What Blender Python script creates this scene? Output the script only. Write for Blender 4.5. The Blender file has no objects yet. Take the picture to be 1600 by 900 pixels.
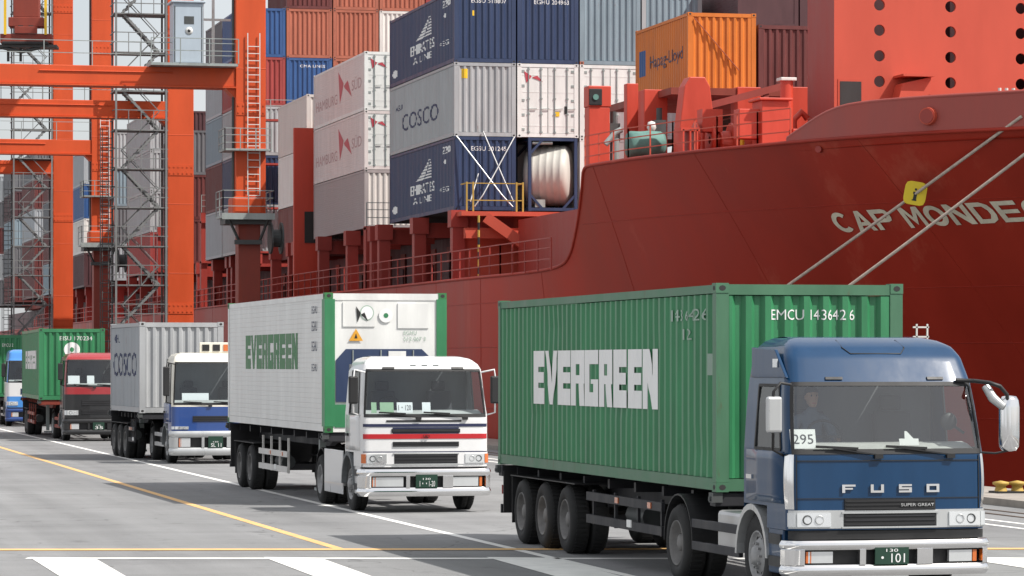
import bpy, bmesh, math, random
import numpy as np
from mathutils import Matrix, Vector
R = math.radians
random.seed(7)
SC = bpy.context.scene
COL = SC.collection

# ------------------------------------------------------------------ camera, sky, sun, exposure
cam_d = bpy.data.cameras.new('camera')
cam = bpy.data.objects.new('camera', cam_d)
COL.objects.link(cam)
cam.location = (0, 0, 2.77)
cam.rotation_euler = (R(90), 0, R(-13.05))
cam_d.sensor_width = 36
cam_d.lens = 36 * 5305 / 1600
cam_d.shift_y = 0.075
cam_d.clip_start = 0.5
cam_d.clip_end = 6000
SC.camera = cam

SUN_DIR = Vector((2.45, -1.75, 3.78)).normalized()      # towards the sun
elev = math.asin(SUN_DIR.z)
azim = math.atan2(SUN_DIR.x, SUN_DIR.y)                 # clockwise from +Y
world = bpy.data.worlds.new('World')
SC.world = world
world.use_nodes = True
wn, wl = world.node_tree.nodes, world.node_tree.links
bg = wn['Background']
sky = wn.new('ShaderNodeTexSky')
sky.sky_type = 'NISHITA'
sky.sun_disc = False
sky.sun_elevation = elev
sky.sun_rotation = azim
sky.dust_density = 3.0
tc = wn.new('ShaderNodeTexCoord')
ns = wn.new('ShaderNodeTexNoise')
ns.inputs['Scale'].default_value = 2.2
ns.inputs['Detail'].default_value = 7
rp = wn.new('ShaderNodeValToRGB')
rp.color_ramp.elements[0].position = 0.36
rp.color_ramp.elements[0].color = (0.45, 0.45, 0.45, 1)
rp.color_ramp.elements[1].position = 0.62
mx = wn.new('ShaderNodeMix')
mx.data_type = 'RGBA'
mx.inputs[7].default_value = (6.9, 7.0, 7.2, 1)        # bright thin cloud
wl.new(tc.outputs['Generated'], ns.inputs['Vector'])
wl.new(ns.outputs['Fac'], rp.inputs['Fac'])
wl.new(rp.outputs['Color'], mx.inputs[0])
wl.new(sky.outputs['Color'], mx.inputs[6])
wl.new(mx.outputs[2], bg.inputs['Color'])
bg.inputs['Strength'].default_value = 0.09

sun_d = bpy.data.lights.new('sun', 'SUN')
sun_d.energy = 3.9
sun_d.angle = R(0.6)
sun_d.color = (1.0, 0.96, 0.90)
sun = bpy.data.objects.new('sun', sun_d)
sun.rotation_euler = SUN_DIR.to_track_quat('Z', 'Y').to_euler()
COL.objects.link(sun)
SC.view_settings.view_transform = 'Standard'
SC.view_settings.look = 'None'
SC.view_settings.gamma = 1
SC.view_settings.exposure = 0.64

# ------------------------------------------------------------------ materials
def _n(nt, t): return nt.nodes.new(t)

def paint(name, col, rough=0.5, metal=0.0, var=0.18, rust=0.0, rustcol=(0.11, 0.04, 0.02), coat=0.0, bump=0.0, scale=1.2, streak=True, spec=0.5):
    m = bpy.data.materials.new(name)
    m.use_nodes = True
    nt = m.node_tree
    L = nt.links
    b = nt.nodes['Principled BSDF']
    b.inputs['Roughness'].default_value = rough
    b.inputs['Metallic'].default_value = metal
    b.inputs['Coat Weight'].default_value = coat
    b.inputs['Coat Roughness'].default_value = 0.025
    b.inputs['Specular IOR Level'].default_value = spec
    t = _n(nt, 'ShaderNodeTexCoord')
    oi = _n(nt, 'ShaderNodeObjectInfo')
    ad = _n(nt, 'ShaderNodeVectorMath'); ad.operation = 'ADD'
    mul = _n(nt, 'ShaderNodeMath'); mul.operation = 'MULTIPLY'; mul.inputs[1].default_value = 61.0
    L.new(oi.outputs['Random'], mul.inputs[0])
    L.new(t.outputs['Object'], ad.inputs[0])
    L.new(mul.outputs[0], ad.inputs[1])
    mp = _n(nt, 'ShaderNodeMapping')
    mp.inputs['Scale'].default_value = (scale, scale, scale * (0.22 if streak else 1))
    L.new(ad.outputs[0], mp.inputs['Vector'])
    n1 = _n(nt, 'ShaderNodeTexNoise'); n1.inputs['Scale'].default_value = 1.6; n1.inputs['Detail'].default_value = 8; n1.inputs['Roughness'].default_value = 0.65
    L.new(mp.outputs[0], n1.inputs['Vector'])
    r1 = _n(nt, 'ShaderNodeMapRange')
    r1.inputs[1].default_value = 0.3; r1.inputs[2].default_value = 0.7
    r1.inputs[3].default_value = 1 - var; r1.inputs[4].default_value = 1 + var * 0.7
    L.new(n1.outputs['Fac'], r1.inputs[0])
    hv = _n(nt, 'ShaderNodeVectorMath'); hv.operation = 'SCALE'
    hv.inputs[0].default_value = col
    L.new(r1.outputs[0], hv.inputs['Scale'])
    out = hv.outputs[0]
    if rust > 0:
        n2 = _n(nt, 'ShaderNodeTexNoise'); n2.inputs['Scale'].default_value = 3.1; n2.inputs['Detail'].default_value = 10; n2.inputs['Roughness'].default_value = 0.72
        L.new(mp.outputs[0], n2.inputs['Vector'])
        r2 = _n(nt, 'ShaderNodeMapRange')
        th = 0.70 - 0.22 * rust
        r2.inputs[1].default_value = th; r2.inputs[2].default_value = th + 0.14
        r2.inputs[3].default_value = 0; r2.inputs[4].default_value = 0.85
        L.new(n2.outputs['Fac'], r2.inputs[0])
        mm = _n(nt, 'ShaderNodeMix'); mm.data_type = 'RGBA'
        mm.inputs[7].default_value = (*rustcol, 1)
        L.new(r2.outputs[0], mm.inputs[0]); L.new(out, mm.inputs[6])
        out = mm.outputs[2]
    L.new(out, b.inputs['Base Color'])
    rr = _n(nt, 'ShaderNodeMapRange')
    rr.inputs[1].default_value = 0.3; rr.inputs[2].default_value = 0.7
    rr.inputs[3].default_value = max(0.02, rough * 0.8); rr.inputs[4].default_value = min(1, rough * 1.25)
    L.new(n1.outputs['Fac'], rr.inputs[0]); L.new(rr.outputs[0], b.inputs['Roughness'])
    if bump > 0:
        bp = _n(nt, 'ShaderNodeBump'); bp.inputs['Strength'].default_value = bump; bp.inputs['Distance'].default_value = 0.02
        L.new(n1.outputs['Fac'], bp.inputs['Height']); L.new(bp.outputs[0], b.inputs['Normal'])
    return m

def glass(name, tint=(0.55, 0.6, 0.6), ior=1.5):
    m = bpy.data.materials.new(name); m.use_nodes = True
    nt = m.node_tree; nt.nodes.clear(); L = nt.links
    o = _n(nt, 'ShaderNodeOutputMaterial'); mixs = _n(nt, 'ShaderNodeMixShader')
    tr = _n(nt, 'ShaderNodeBsdfTransparent'); tr.inputs[0].default_value = (*tint, 1)
    gl = _n(nt, 'ShaderNodeBsdfGlossy'); gl.inputs['Roughness'].default_value = 0.02
    fr = _n(nt, 'ShaderNodeFresnel')
    ge = _n(nt, 'ShaderNodeNewGeometry'); io = _n(nt, 'ShaderNodeMapRange')      # same thin pane from both sides
    io.inputs[3].default_value = ior; io.inputs[4].default_value = 1 / ior
    L.new(ge.outputs['Backfacing'], io.inputs[0]); L.new(io.outputs[0], fr.inputs['IOR'])
    L.new(fr.outputs[0], mixs.inputs[0]); L.new(tr.outputs[0], mixs.inputs[1]); L.new(gl.outputs[0], mixs.inputs[2])
    L.new(mixs.outputs[0], o.inputs[0])
    return m

M = {}
M['green'] = paint('green_container_paint', (0.034, 0.195, 0.082), 0.42, var=0.24, rust=0.22, rustcol=(0.10, 0.09, 0.05), bump=0.12)
M['green_rail'] = paint('green_rail_paint', (0.06, 0.16, 0.09), 0.5, rust=0.5)
M['green_dark'] = paint('evergreen_letter_green', (0.03, 0.16, 0.05), 0.5)
M['white'] = paint('white_container_paint', (0.68, 0.68, 0.66), 0.45, var=0.14, rust=0.22, rustcol=(0.3, 0.2, 0.13))
M['white_old'] = paint('old_white_paint', (0.62, 0.60, 0.57), 0.55, var=0.15, rust=0.3, rustcol=(0.25, 0.15, 0.09))
M['cream_old'] = paint('cream_reefer_paint', (0.60, 0.55, 0.52), 0.55, var=0.12, rust=0.15, rustcol=(0.3, 0.2, 0.14))
M['reefer_pink'] = paint('faded_pinkish_white_paint', (0.63, 0.555, 0.54), 0.55, var=0.15, rust=0.25, rustcol=(0.28, 0.17, 0.13))
M['reefer_mauve'] = paint('mauve_grey_paint', (0.34, 0.29, 0.29), 0.6, var=0.15, rust=0.15)
M['grey'] = paint('grey_container_paint', (0.32, 0.34, 0.36), 0.5, var=0.15, rust=0.15)
M['grey_lt'] = paint('pale_grey_container_paint', (0.35, 0.36, 0.37), 0.5, var=0.15, rust=0.3)
M['grey_blue'] = paint('grey_blue_container_paint', (0.20, 0.26, 0.30), 0.5, var=0.15, rust=0.25)
M['grey_dk'] = paint('dark_grey_container_paint', (0.13, 0.13, 0.14), 0.55, var=0.15, rust=0.2)
M['navy'] = paint('navy_container_paint', (0.025, 0.043, 0.100), 0.45, var=0.15, rust=0.12)
M['blue'] = paint('blue_container_paint', (0.03, 0.085, 0.23), 0.45, var=0.15, rust=0.2)
M['maroon'] = paint('maroon_container_paint', (0.12, 0.027, 0.025), 0.55, var=0.2, rust=0.2)
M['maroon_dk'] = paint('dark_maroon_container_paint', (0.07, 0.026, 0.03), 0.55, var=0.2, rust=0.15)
M['salmon'] = paint('faded_salmon_container_paint', (0.36, 0.11, 0.065), 0.6, var=0.18, rust=0.3)
M['red'] = paint('red_container_paint', (0.30, 0.045, 0.04), 0.55, var=0.18, rust=0.25)
M['orange'] = paint('orange_container_paint', (0.58, 0.16, 0.02), 0.5, var=0.15, rust=0.12)
M['hull'] = paint('red_hull_paint', (0.33, 0.026, 0.013), 0.45, var=0.28, rust=0.6, rustcol=(0.43, 0.085, 0.052), scale=0.085, streak=True, bump=0.12, spec=0.22)
M['ship_red'] = paint('ship_red_paint', (0.30, 0.032, 0.022), 0.5, var=0.15, rust=0.2, scale=0.5)
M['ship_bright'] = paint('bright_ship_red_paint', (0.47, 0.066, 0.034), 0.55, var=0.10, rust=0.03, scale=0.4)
M['gear'] = paint('vivid_orange_red_deck_paint', (0.52, 0.052, 0.026), 0.5, var=0.14, rust=0.12, scale=1.0)
M['stair'] = paint('weathered_grey_steel', (0.17, 0.175, 0.175), 0.6, var=0.25, rust=0.2)
M['yellow_worn'] = paint('worn_yellow_paint', (0.42, 0.27, 0.05), 0.6, var=0.25, rust=0.3)
M['skin'] = paint('skin', (0.42, 0.24, 0.16), 0.6, var=0.08, streak=False)
M['uniform'] = paint('grey_blue_work_jacket', (0.10, 0.13, 0.17), 0.9, var=0.2, streak=False)
M['hair'] = paint('black_hair', (0.012, 0.011, 0.01), 0.6)
M['bulwark'] = paint('sunlit_red_paint', (0.31, 0.055, 0.042), 0.55, var=0.15, rust=0.05, scale=0.5)  # paler than the hull: grazing sunlight put into the bulwark's colour
M['lemon'] = paint('lemon_yellow_plastic', (0.70, 0.52, 0.015), 0.5, var=0.1)
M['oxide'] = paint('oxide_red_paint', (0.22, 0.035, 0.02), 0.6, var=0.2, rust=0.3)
M['crane'] = paint('crane_orange_paint', (0.54, 0.064, 0.008), 0.55, var=0.16, rust=0.10, scale=0.35)
M['steel_dk'] = paint('dark_galvanised_steel', (0.06, 0.065, 0.065), 0.6, var=0.25, rust=0.2)
M['steel'] = paint('galvanised_steel', (0.30, 0.33, 0.32), 0.5, metal=0.3, var=0.2, rust=0.2)
M['cabinet'] = paint('grey_blue_cabinet_paint', (0.38, 0.44, 0.50), 0.45, var=0.08)
M['black'] = paint('black_paint', (0.012, 0.012, 0.013), 0.55, var=0.3)
M['chassis'] = paint('chassis_black', (0.016, 0.016, 0.020), 0.6, var=0.4, rust=0.1)
M['tyre'] = paint('tyre_rubber', (0.016, 0.016, 0.016), 0.85, var=0.4, streak=False)
M['rim'] = paint('grey_steel_rim', (0.30, 0.30, 0.30), 0.5, metal=0.2, var=0.35, rust=0.3, streak=False, scale=3)
M['rim_dirty'] = paint('dusty_steel_rim', (0.16, 0.155, 0.15), 0.6, var=0.4, rust=0.3, streak=False, scale=3)
M['chrome'] = paint('chrome', (0.82, 0.82, 0.82), 0.10, metal=1.0, var=0.04)
M['silver'] = paint('silver_paint', (0.52, 0.53, 0.53), 0.3, metal=0.6, var=0.08)
M['alu'] = paint('aluminium_box', (0.5, 0.5, 0.5), 0.4, metal=0.7, var=0.2)
M['truck_blue'] = paint('deep_blue_truck_paint', (0.004, 0.036, 0.096), 0.40, metal=0.0, var=0.14, coat=0.6, spec=0.15)
M['truck_white'] = paint('white_truck_paint', (0.66, 0.66, 0.66), 0.3, var=0.04, coat=0.6)
M['truck_cream'] = paint('cream_truck_paint', (0.72, 0.68, 0.58), 0.3, var=0.05, coat=0.5)
M['truck_midblue'] = paint('mid_blue_truck_paint', (0.016, 0.055, 0.21), 0.3, var=0.05, coat=0.6)
M['truck_skyblue'] = paint('sky_blue_truck_paint', (0.06, 0.24, 0.60), 0.3, var=0.05, coat=0.6)
M['truck_red'] = paint('red_truck_paint', (0.30, 0.02, 0.025), 0.3, var=0.05, coat=0.6)
M['truck_dark'] = paint('dark_grey_truck_paint', (0.012, 0.012, 0.013), 0.35, var=0.1, coat=0.4)
M['stripe_red'] = paint('red_stripe_paint', (0.42, 0.015, 0.02), 0.35, var=0.05)
M['stripe_navy'] = paint('navy_stripe_paint', (0.015, 0.02, 0.06), 0.4, var=0.1)
M['interior'] = paint('cab_interior_grey', (0.16, 0.17, 0.175), 0.8, var=0.2)
M['dash'] = paint('dashboard_grey', (0.42, 0.42, 0.40), 0.7, var=0.2)
M['seat'] = paint('seat_fabric', (0.05, 0.05, 0.055), 0.9, var=0.3)
M['lens'] = paint('headlight_lens', (0.75, 0.77, 0.78), 0.12, metal=0.6, var=0.1, coat=1)
M['amber'] = paint('amber_lens', (0.55, 0.13, 0.02), 0.2, var=0.1, coat=1)
M['red_lens'] = paint('red_lens', (0.4, 0.02, 0.02), 0.2, var=0.1, coat=1)
M['plate'] = paint('green_number_plate', (0.012, 0.045, 0.028), 0.4, var=0.1)
M['letter_white'] = paint('white_lettering', (0.74, 0.74, 0.73), 0.5, var=0.06)
M['letter_faint'] = paint('worn_white_lettering', (0.30, 0.40, 0.33), 0.6, var=0.3)
M['letter_hull'] = paint('cream_hull_lettering', (0.62, 0.56, 0.44), 0.6, var=0.2, rust=0.3, scale=1.5)
M['letter_dark'] = paint('dark_blue_lettering', (0.03, 0.04, 0.09), 0.5)
M['letter_black'] = paint('black_lettering', (0.012, 0.012, 0.012), 0.5)
M['letter_redfaint'] = paint('faded_red_lettering', (0.42, 0.26, 0.26), 0.6, var=0.25)
M['mark_red'] = paint('red_mark', (0.42, 0.05, 0.07), 0.5)
M['paper'] = paint('white_paper', (0.78, 0.78, 0.76), 0.8, var=0.03)
M['paper_green'] = paint('green_tinted_paper', (0.30, 0.45, 0.28), 0.8, var=0.1)
M['yellow'] = paint('yellow_paint', (0.72, 0.46, 0.02), 0.5, var=0.12, rust=0.12)
M['orange_sign'] = paint('orange_warning_paint', (0.75, 0.36, 0.03), 0.5)
M['rope'] = paint('pale_mooring_rope', (0.46, 0.38, 0.32), 0.9, var=0.25, streak=False, scale=4)
M['tank'] = paint('cream_tank_shell', (0.50, 0.485, 0.44), 0.45, var=0.15, rust=0.2)
M['teal_tarp'] = paint('teal_tarpaulin', (0.10, 0.22, 0.19), 0.7, var=0.35, streak=False, scale=2, bump=0.5)
M['hole'] = paint('unlit_opening', (0.03, 0.028, 0.028), 0.8)
M['glass'] = glass('windscreen_glass', (0.84, 0.90, 0.92), 1.75)
M['glass_grey'] = glass('hazy_windscreen_glass', (0.86, 0.90, 0.89), 2.3)
M['mirror'] = paint('mirror_glass', (0.9, 0.9, 0.9), 0.03, metal=1.0, var=0.02)
M['concrete'] = paint('quay_kerb_concrete', (0.28, 0.25, 0.22), 0.85, var=0.25, streak=False, bump=0.4)
M['rail_steel'] = paint('rusty_rail_steel', (0.10, 0.07, 0.05), 0.6, metal=0.4, var=0.3)

def marking(name, col, wear):
    m = paint(name, col, 0.7, var=0.12, rust=wear, rustcol=(0.19, 0.19, 0.19), streak=False, scale=1.6)
    return m
M['line_white'] = marking('white_road_paint', (0.74, 0.73, 0.70), 0.42)
M['line_orange'] = marking('orange_road_paint', (0.66, 0.40, 0.16), 0.50)

def asphalt():
    m = bpy.data.materials.new('grey_asphalt'); m.use_nodes = True
    nt = m.node_tree; L = nt.links; b = nt.nodes['Principled BSDF']
    t = _n(nt, 'ShaderNodeTexCoord')
    def noise(scale, vec=None, detail=8, rough=0.6):
        n = _n(nt, 'ShaderNodeTexNoise'); n.inputs['Scale'].default_value = scale; n.inputs['Detail'].default_value = detail; n.inputs['Roughness'].default_value = rough
        L.new(vec or t.outputs['Object'], n.inputs['Vector']); return n.outputs['Fac']
    mp = _n(nt, 'ShaderNodeMapping'); mp.inputs['Scale'].default_value = (1.0, 0.03, 1)
    L.new(t.outputs['Object'], mp.inputs['Vector'])
    mp2 = _n(nt, 'ShaderNodeMapping'); mp2.inputs['Scale'].default_value = (0.10, 0.55, 1); mp2.inputs['Rotation'].default_value = (0, 0, R(13))
    L.new(t.outputs['Object'], mp2.inputs['Vector'])
    def rng(src, a, b_, c, d):
        r = _n(nt, 'ShaderNodeMapRange'); 
        for i, v in enumerate((a, b_, c, d)): r.inputs[i + 1].default_value = v
        L.new(src, r.inputs[0]); return r.outputs[0]
    def mulm(x, y):
        k = _n(nt, 'ShaderNodeMath'); k.operation = 'MULTIPLY'; L.new(x, k.inputs[0]); L.new(y, k.inputs[1]); return k.outputs[0]
    big = rng(noise(0.16), 0.3, 0.7, 0.86, 1.10)
    track = rng(noise(0.75, mp.outputs[0], 6), 0.35, 0.65, 0.82, 1.09)
    smear = rng(noise(0.9, mp2.outputs[0], 9, 0.7), 0.36, 0.64, 0.88, 1.06)
    fine = rng(noise(45, None, 4), 0.3, 0.7, 0.78, 1.2)
    spots = rng(noise(1.6, None, 7), 0.60, 0.72, 1.0, 0.66)
    vor = _n(nt, 'ShaderNodeTexVoronoi'); vor.feature = 'DISTANCE_TO_EDGE'; vor.inputs['Scale'].default_value = 0.16
    dv = _n(nt, 'ShaderNodeVectorMath'); dv.operation = 'MULTIPLY_ADD'
    nn = _n(nt, 'ShaderNodeTexNoise'); nn.inputs['Scale'].default_value = 0.8
    L.new(t.outputs['Object'], nn.inputs['Vector'])
    L.new(nn.outputs['Color'], dv.inputs[0]); dv.inputs[1].default_value = (2.5, 2.5, 0); L.new(t.outputs['Object'], dv.inputs[2])
    L.new(dv.outputs[0], vor.inputs['Vector'])
    crack = rng(vor.outputs['Distance'], 0.0, 0.006, 0.55, 1.0)
    f = mulm(mulm(mulm(big, track), mulm(fine, smear)), mulm(spots, crack))
    sc = _n(nt, 'ShaderNodeVectorMath'); sc.operation = 'SCALE'; sc.inputs[0].default_value = (0.206, 0.207, 0.209)
    L.new(f, sc.inputs['Scale']); L.new(sc.outputs[0], b.inputs['Base Color'])
    b.inputs['Roughness'].default_value = 0.85
    bp = _n(nt, 'ShaderNodeBump'); bp.inputs['Strength'].default_value = 0.35; bp.inputs['Distance'].default_value = 0.012
    L.new(noise(60, None, 3), bp.inputs['Height']); L.new(bp.outputs[0], b.inputs['Normal'])
    return m
M['asphalt'] = asphalt()

def water_mat():
    m = bpy.data.materials.new('harbour_water'); m.use_nodes = True
    nt = m.node_tree; b = nt.nodes['Principled BSDF']
    b.inputs['Base Color'].default_value = (0.02, 0.045, 0.05, 1); b.inputs['Roughness'].default_value = 0.1
    n = _n(nt, 'ShaderNodeTexNoise'); n.inputs['Scale'].default_value = 0.9; n.inputs['Detail'].default_value = 6
    t = _n(nt, 'ShaderNodeTexCoord'); nt.links.new(t.outputs['Object'], n.inputs['Vector'])
    bp = _n(nt, 'ShaderNodeBump'); bp.inputs['Strength'].default_value = 0.4; bp.inputs['Distance'].default_value = 0.15
    nt.links.new(n.outputs['Fac'], bp.inputs['Height']); nt.links.new(bp.outputs[0], b.inputs['Normal'])
    return m
M['water'] = water_mat()

# ------------------------------------------------------------------ mesh helpers
class MB:
    def __init__(s): s.v = []; s.f = []; s.m = []; s.sm = []; s.T = None
    def _pt(s, p):
        p = Vector(p)
        return tuple(s.T @ p) if s.T is not None else tuple(p)
    def add(s, vs, fs, m=0, smooth=False):
        o = len(s.v)
        s.v += [s._pt(p) for p in vs]
        for f in fs:
            s.f.append([i + o for i in f]); s.m.append(m); s.sm.append(smooth)
        return s
    def box(s, x0, x1, y0, y1, z0, z1, m=0):
        return s.add([(x0, y0, z0), (x1, y0, z0), (x1, y1, z0), (x0, y1, z0), (x0, y0, z1), (x1, y0, z1), (x1, y1, z1), (x0, y1, z1)],
              [(0, 3, 2, 1), (4, 5, 6, 7), (0, 1, 5, 4), (1, 2, 6, 5), (2, 3, 7, 6), (3, 0, 4, 7)], m)
    def bar(s, p, q, w, h=None, m=0):
        p, q = Vector(p), Vector(q); h = h or w
        d = (q - p).normalized()
        up = Vector((0, 0, 1)) if abs(d.z) < 0.95 else Vector((0, 1, 0))
        a = d.cross(up).normalized(); b = a.cross(d).normalized()
        a *= w / 2; b *= h / 2
        vs = [p - a - b, p + a - b, p + a + b, p - a + b, q - a - b, q + a - b, q + a + b, q - a + b]
        return s.add(vs, [(0, 1, 2, 3), (7, 6, 5, 4), (0, 4, 5, 1), (1, 5, 6, 2), (2, 6, 7, 3), (3, 7, 4, 0)], m)
    def tube(s, path, r, n=6, m=0, cap=True):
        path = [Vector(p) for p in path]; rings = []
        vs = []; fs = []
        prev = None
        for i, p in enumerate(path):
            d = (path[min(i + 1, len(path) - 1)] - path[max(i - 1, 0)]).normalized()
            up = prev if prev is not None else (Vector((0, 0, 1)) if abs(d.z) < 0.9 else Vector((0, 1, 0)))
            a = d.cross(up).normalized(); b = a.cross(d).normalized(); prev = b
            rr = r[i] if isinstance(r, (list, tuple)) else r
            for k in range(n):
                t = 2 * math.pi * k / n
                vs.append(p + a * math.cos(t) * rr + b * math.sin(t) * rr)
        for i in range(len(path) - 1):
            for k in range(n):
                k2 = (k + 1) % n
                fs.append((i * n + k, i * n + k2, (i + 1) * n + k2, (i + 1) * n + k))
        s.add(vs, fs, m, True)
        if cap:
            s.add(vs[:n], [tuple(range(n))[::-1]], m); s.add(vs[-n:], [tuple(range(n))], m)
        return s
    def lathe(s, prof, axis, centre, n=24, m=0, smooth=True):   # prof: (r, a) along axis
        vs = []; fs = []; c = Vector(centre)
        ax = {'x': (Vector((1, 0, 0)), Vector((0, 1, 0)), Vector((0, 0, 1))), 'y': (Vector((0, 1, 0)), Vector((0, 0, 1)), Vector((1, 0, 0))), 'z': (Vector((0, 0, 1)), Vector((1, 0, 0)), Vector((0, 1, 0)))}[axis]
        for (r, a) in prof:
            for k in range(n):
                t = 2 * math.pi * k / n
                vs.append(c + ax[0] * a + ax[1] * r * math.cos(t) + ax[2] * r * math.sin(t))
        for i in range(len(prof) - 1):
            for k in range(n):
                k2 = (k + 1) % n
                fs.append((i * n + k, i * n + k2, (i + 1) * n + k2, (i + 1) * n + k))
        return s.add(vs, fs, m, smooth)
    def prism(s, pts, axis, a0, a1, m=0):     # pts 2D polygon extruded along axis
        def mk(u, v, a): return {'x': (a, u, v), 'y': (u, a, v), 'z': (u, v, a)}[axis]
        n = len(pts)
        vs = [mk(u, v, a0) for u, v in pts] + [mk(u, v, a1) for u, v in pts]
        fs = [tuple(range(n))[::-1], tuple(range(n, 2 * n))] + [(i, (i + 1) % n, n + (i + 1) % n, n + i) for i in range(n)]
        return s.add(vs, fs, m)
    def grid(s, rows, m=0, smooth=True):       # rows of equal length point lists
        nr, nc = len(rows), len(rows[0])
        return s.add([p for r in rows for p in r], [(i * nc + j, i * nc + j + 1, (i + 1) * nc + j + 1, (i + 1) * nc + j) for i in range(nr - 1) for j in range(nc - 1)], m, smooth)
    def mesh(s, name, mats):
        me = bpy.data.meshes.new(name)
        me.from_pydata(s.v, [], s.f)
        for k in mats: me.materials.append(M[k])
        me.polygons.foreach_set('material_index', s.m)
        me.polygons.foreach_set('use_smooth', s.sm)
        bm = bmesh.new(); bm.from_mesh(me)
        bmesh.ops.recalc_face_normals(bm, faces=bm.faces)
        bm.to_mesh(me); bm.free()
        return me
    def build(s, name, mats, parent=None, bevel=0, loc=None):
        if isinstance(mats, str): mats = [mats]
        return link(name, s.mesh(name, mats), parent, bevel, loc)

def link(name, me, parent=None, bevel=0, loc=None):
    o = bpy.data.objects.new(name, me); COL.objects.link(o)
    if parent: o.parent = parent
    if loc: o.location = loc
    if bevel:
        b = o.modifiers.new('bevel', 'BEVEL'); b.width = bevel; b.segments = 2; b.limit_method = 'ANGLE'
    return o

def tag(o, label=None, cat=None, group=None, kind=None):
    if label: o['label'] = label
    if cat: o['category'] = cat
    if group: o['group'] = group
    if kind: o['kind'] = kind
    return o

def thing(name, label, cat, loc=(0, 0, 0), rz=0, group=None):
    o = bpy.data.objects.new(name, None); COL.objects.link(o)
    o.empty_display_size = 0.3
    o.location = loc; o.rotation_euler = (0, 0, rz)
    return tag(o, label, cat, group)

def shared(name, me, mats, parent, loc=None, rot=None):
    """link a shared mesh with per-object materials"""
    o = bpy.data.objects.new(name, me); COL.objects.link(o); o.parent = parent
    for i, k in enumerate(mats):
        o.material_slots[i].link = 'OBJECT'; o.material_slots[i].material = M[k]
    if loc: o.location = loc
    if rot: o.rotation_euler = rot
    return o

def interp(tab, x):
    if x <= tab[0][0]: return tab[0][1]
    for (a, b), (c, d) in zip(tab, tab[1:]):
        if x <= c: return b + (d - b) * (x - a) / (c - a)
    return tab[-1][1]

# ------------------------------------------------------------------ lettering (flat print, cut along any corrugation)
_txt = {}
def text_geo(s, bold=0.0):
    if (s, bold) in _txt: return _txt[(s, bold)]
    cu = bpy.data.curves.new('lettering', 'FONT'); cu.body = s; cu.resolution_u = 3; cu.offset = bold
    ob = bpy.data.objects.new('lettering', cu); COL.objects.link(ob)
    dg = bpy.context.evaluated_depsgraph_get()
    me = bpy.data.meshes.new_from_object(ob.evaluated_get(dg))
    bpy.data.objects.remove(ob)
    vs = [tuple(v.co) for v in me.vertices]; fs = [tuple(p.vertices) for p in me.polygons]
    bpy.data.meshes.remove(me)
    x0 = min(v[0] for v in vs); x1 = max(v[0] for v in vs); y0 = min(v[1] for v in vs); y1 = max(v[1] for v in vs)
    _txt[(s, bold)] = ([((v[0] - x0) / (x1 - x0), (v[1] - y0) / (y1 - y0)) for v in vs], fs)
    return _txt[(s, bold)]

BLOCK = {
 'E': [(0, 0, .42, 1), (.42, .70, 1, 1), (.42, .40, .95, .60), (.42, 0, 1, .30)],
 'V': [[(-.02, 1), (.30, 1), (.50, .40), (.50, 0), (.36, 0)], [(.50, 0), (.64, 0), (1.02, 1), (.70, 1), (.50, .40)]],
 'R': [(0, 0, .40, 1), (.40, .75, 1, 1), (.62, .55, 1, .75), (.40, .40, 1, .55), [(.55, .40), (.95, .40), (1, 0), (.62, 0)]],
 'G': [(0, 0, .40, 1), (.40, .75, 1, 1), (.40, 0, 1, .25), (.62, .25, 1, .48), (.5, .40, .62, .48)],
 'N': [(0, 0, .33, 1), (.67, 0, 1, 1), [(.33, 1), (.42, 1), (.67, .55), (.67, 0), (.58, 0), (.33, .45)]],
 'F': [(0, 0, .22, 1), (.22, .76, 1, 1), (.22, .40, .8, .60)],
 'U': [(0, 0, .22, 1), (.78, 0, 1, 1), (.22, 0, .78, .26)],
 'S': [(0, .76, 1, 1), (0, .38, 1, .62), (0, 0, 1, .24), (0, .62, .22, .76), (.78, .24, 1, .38)],
 'O': [(0, 0, .22, 1), (.78, 0, 1, 1), (.22, .76, .78, 1), (.22, 0, .78, .24)],
}
def arc_letter(a0, a1, n=20, w=.24, h=.20):
    q = []
    for i in range(n):
        t0, t1 = (R(a0 + (a1 - a0) * (i + k) / n) for k in (0, 1))
        q.append([(.5 + .5 * math.cos(t0), .5 + .5 * math.sin(t0)), (.5 + .5 * math.cos(t1), .5 + .5 * math.sin(t1)), (.5 + (.5 - w) * math.cos(t1), .5 + (.5 - h) * math.sin(t1)), (.5 + (.5 - w) * math.cos(t0), .5 + (.5 - h) * math.sin(t0))])
    return q
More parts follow.
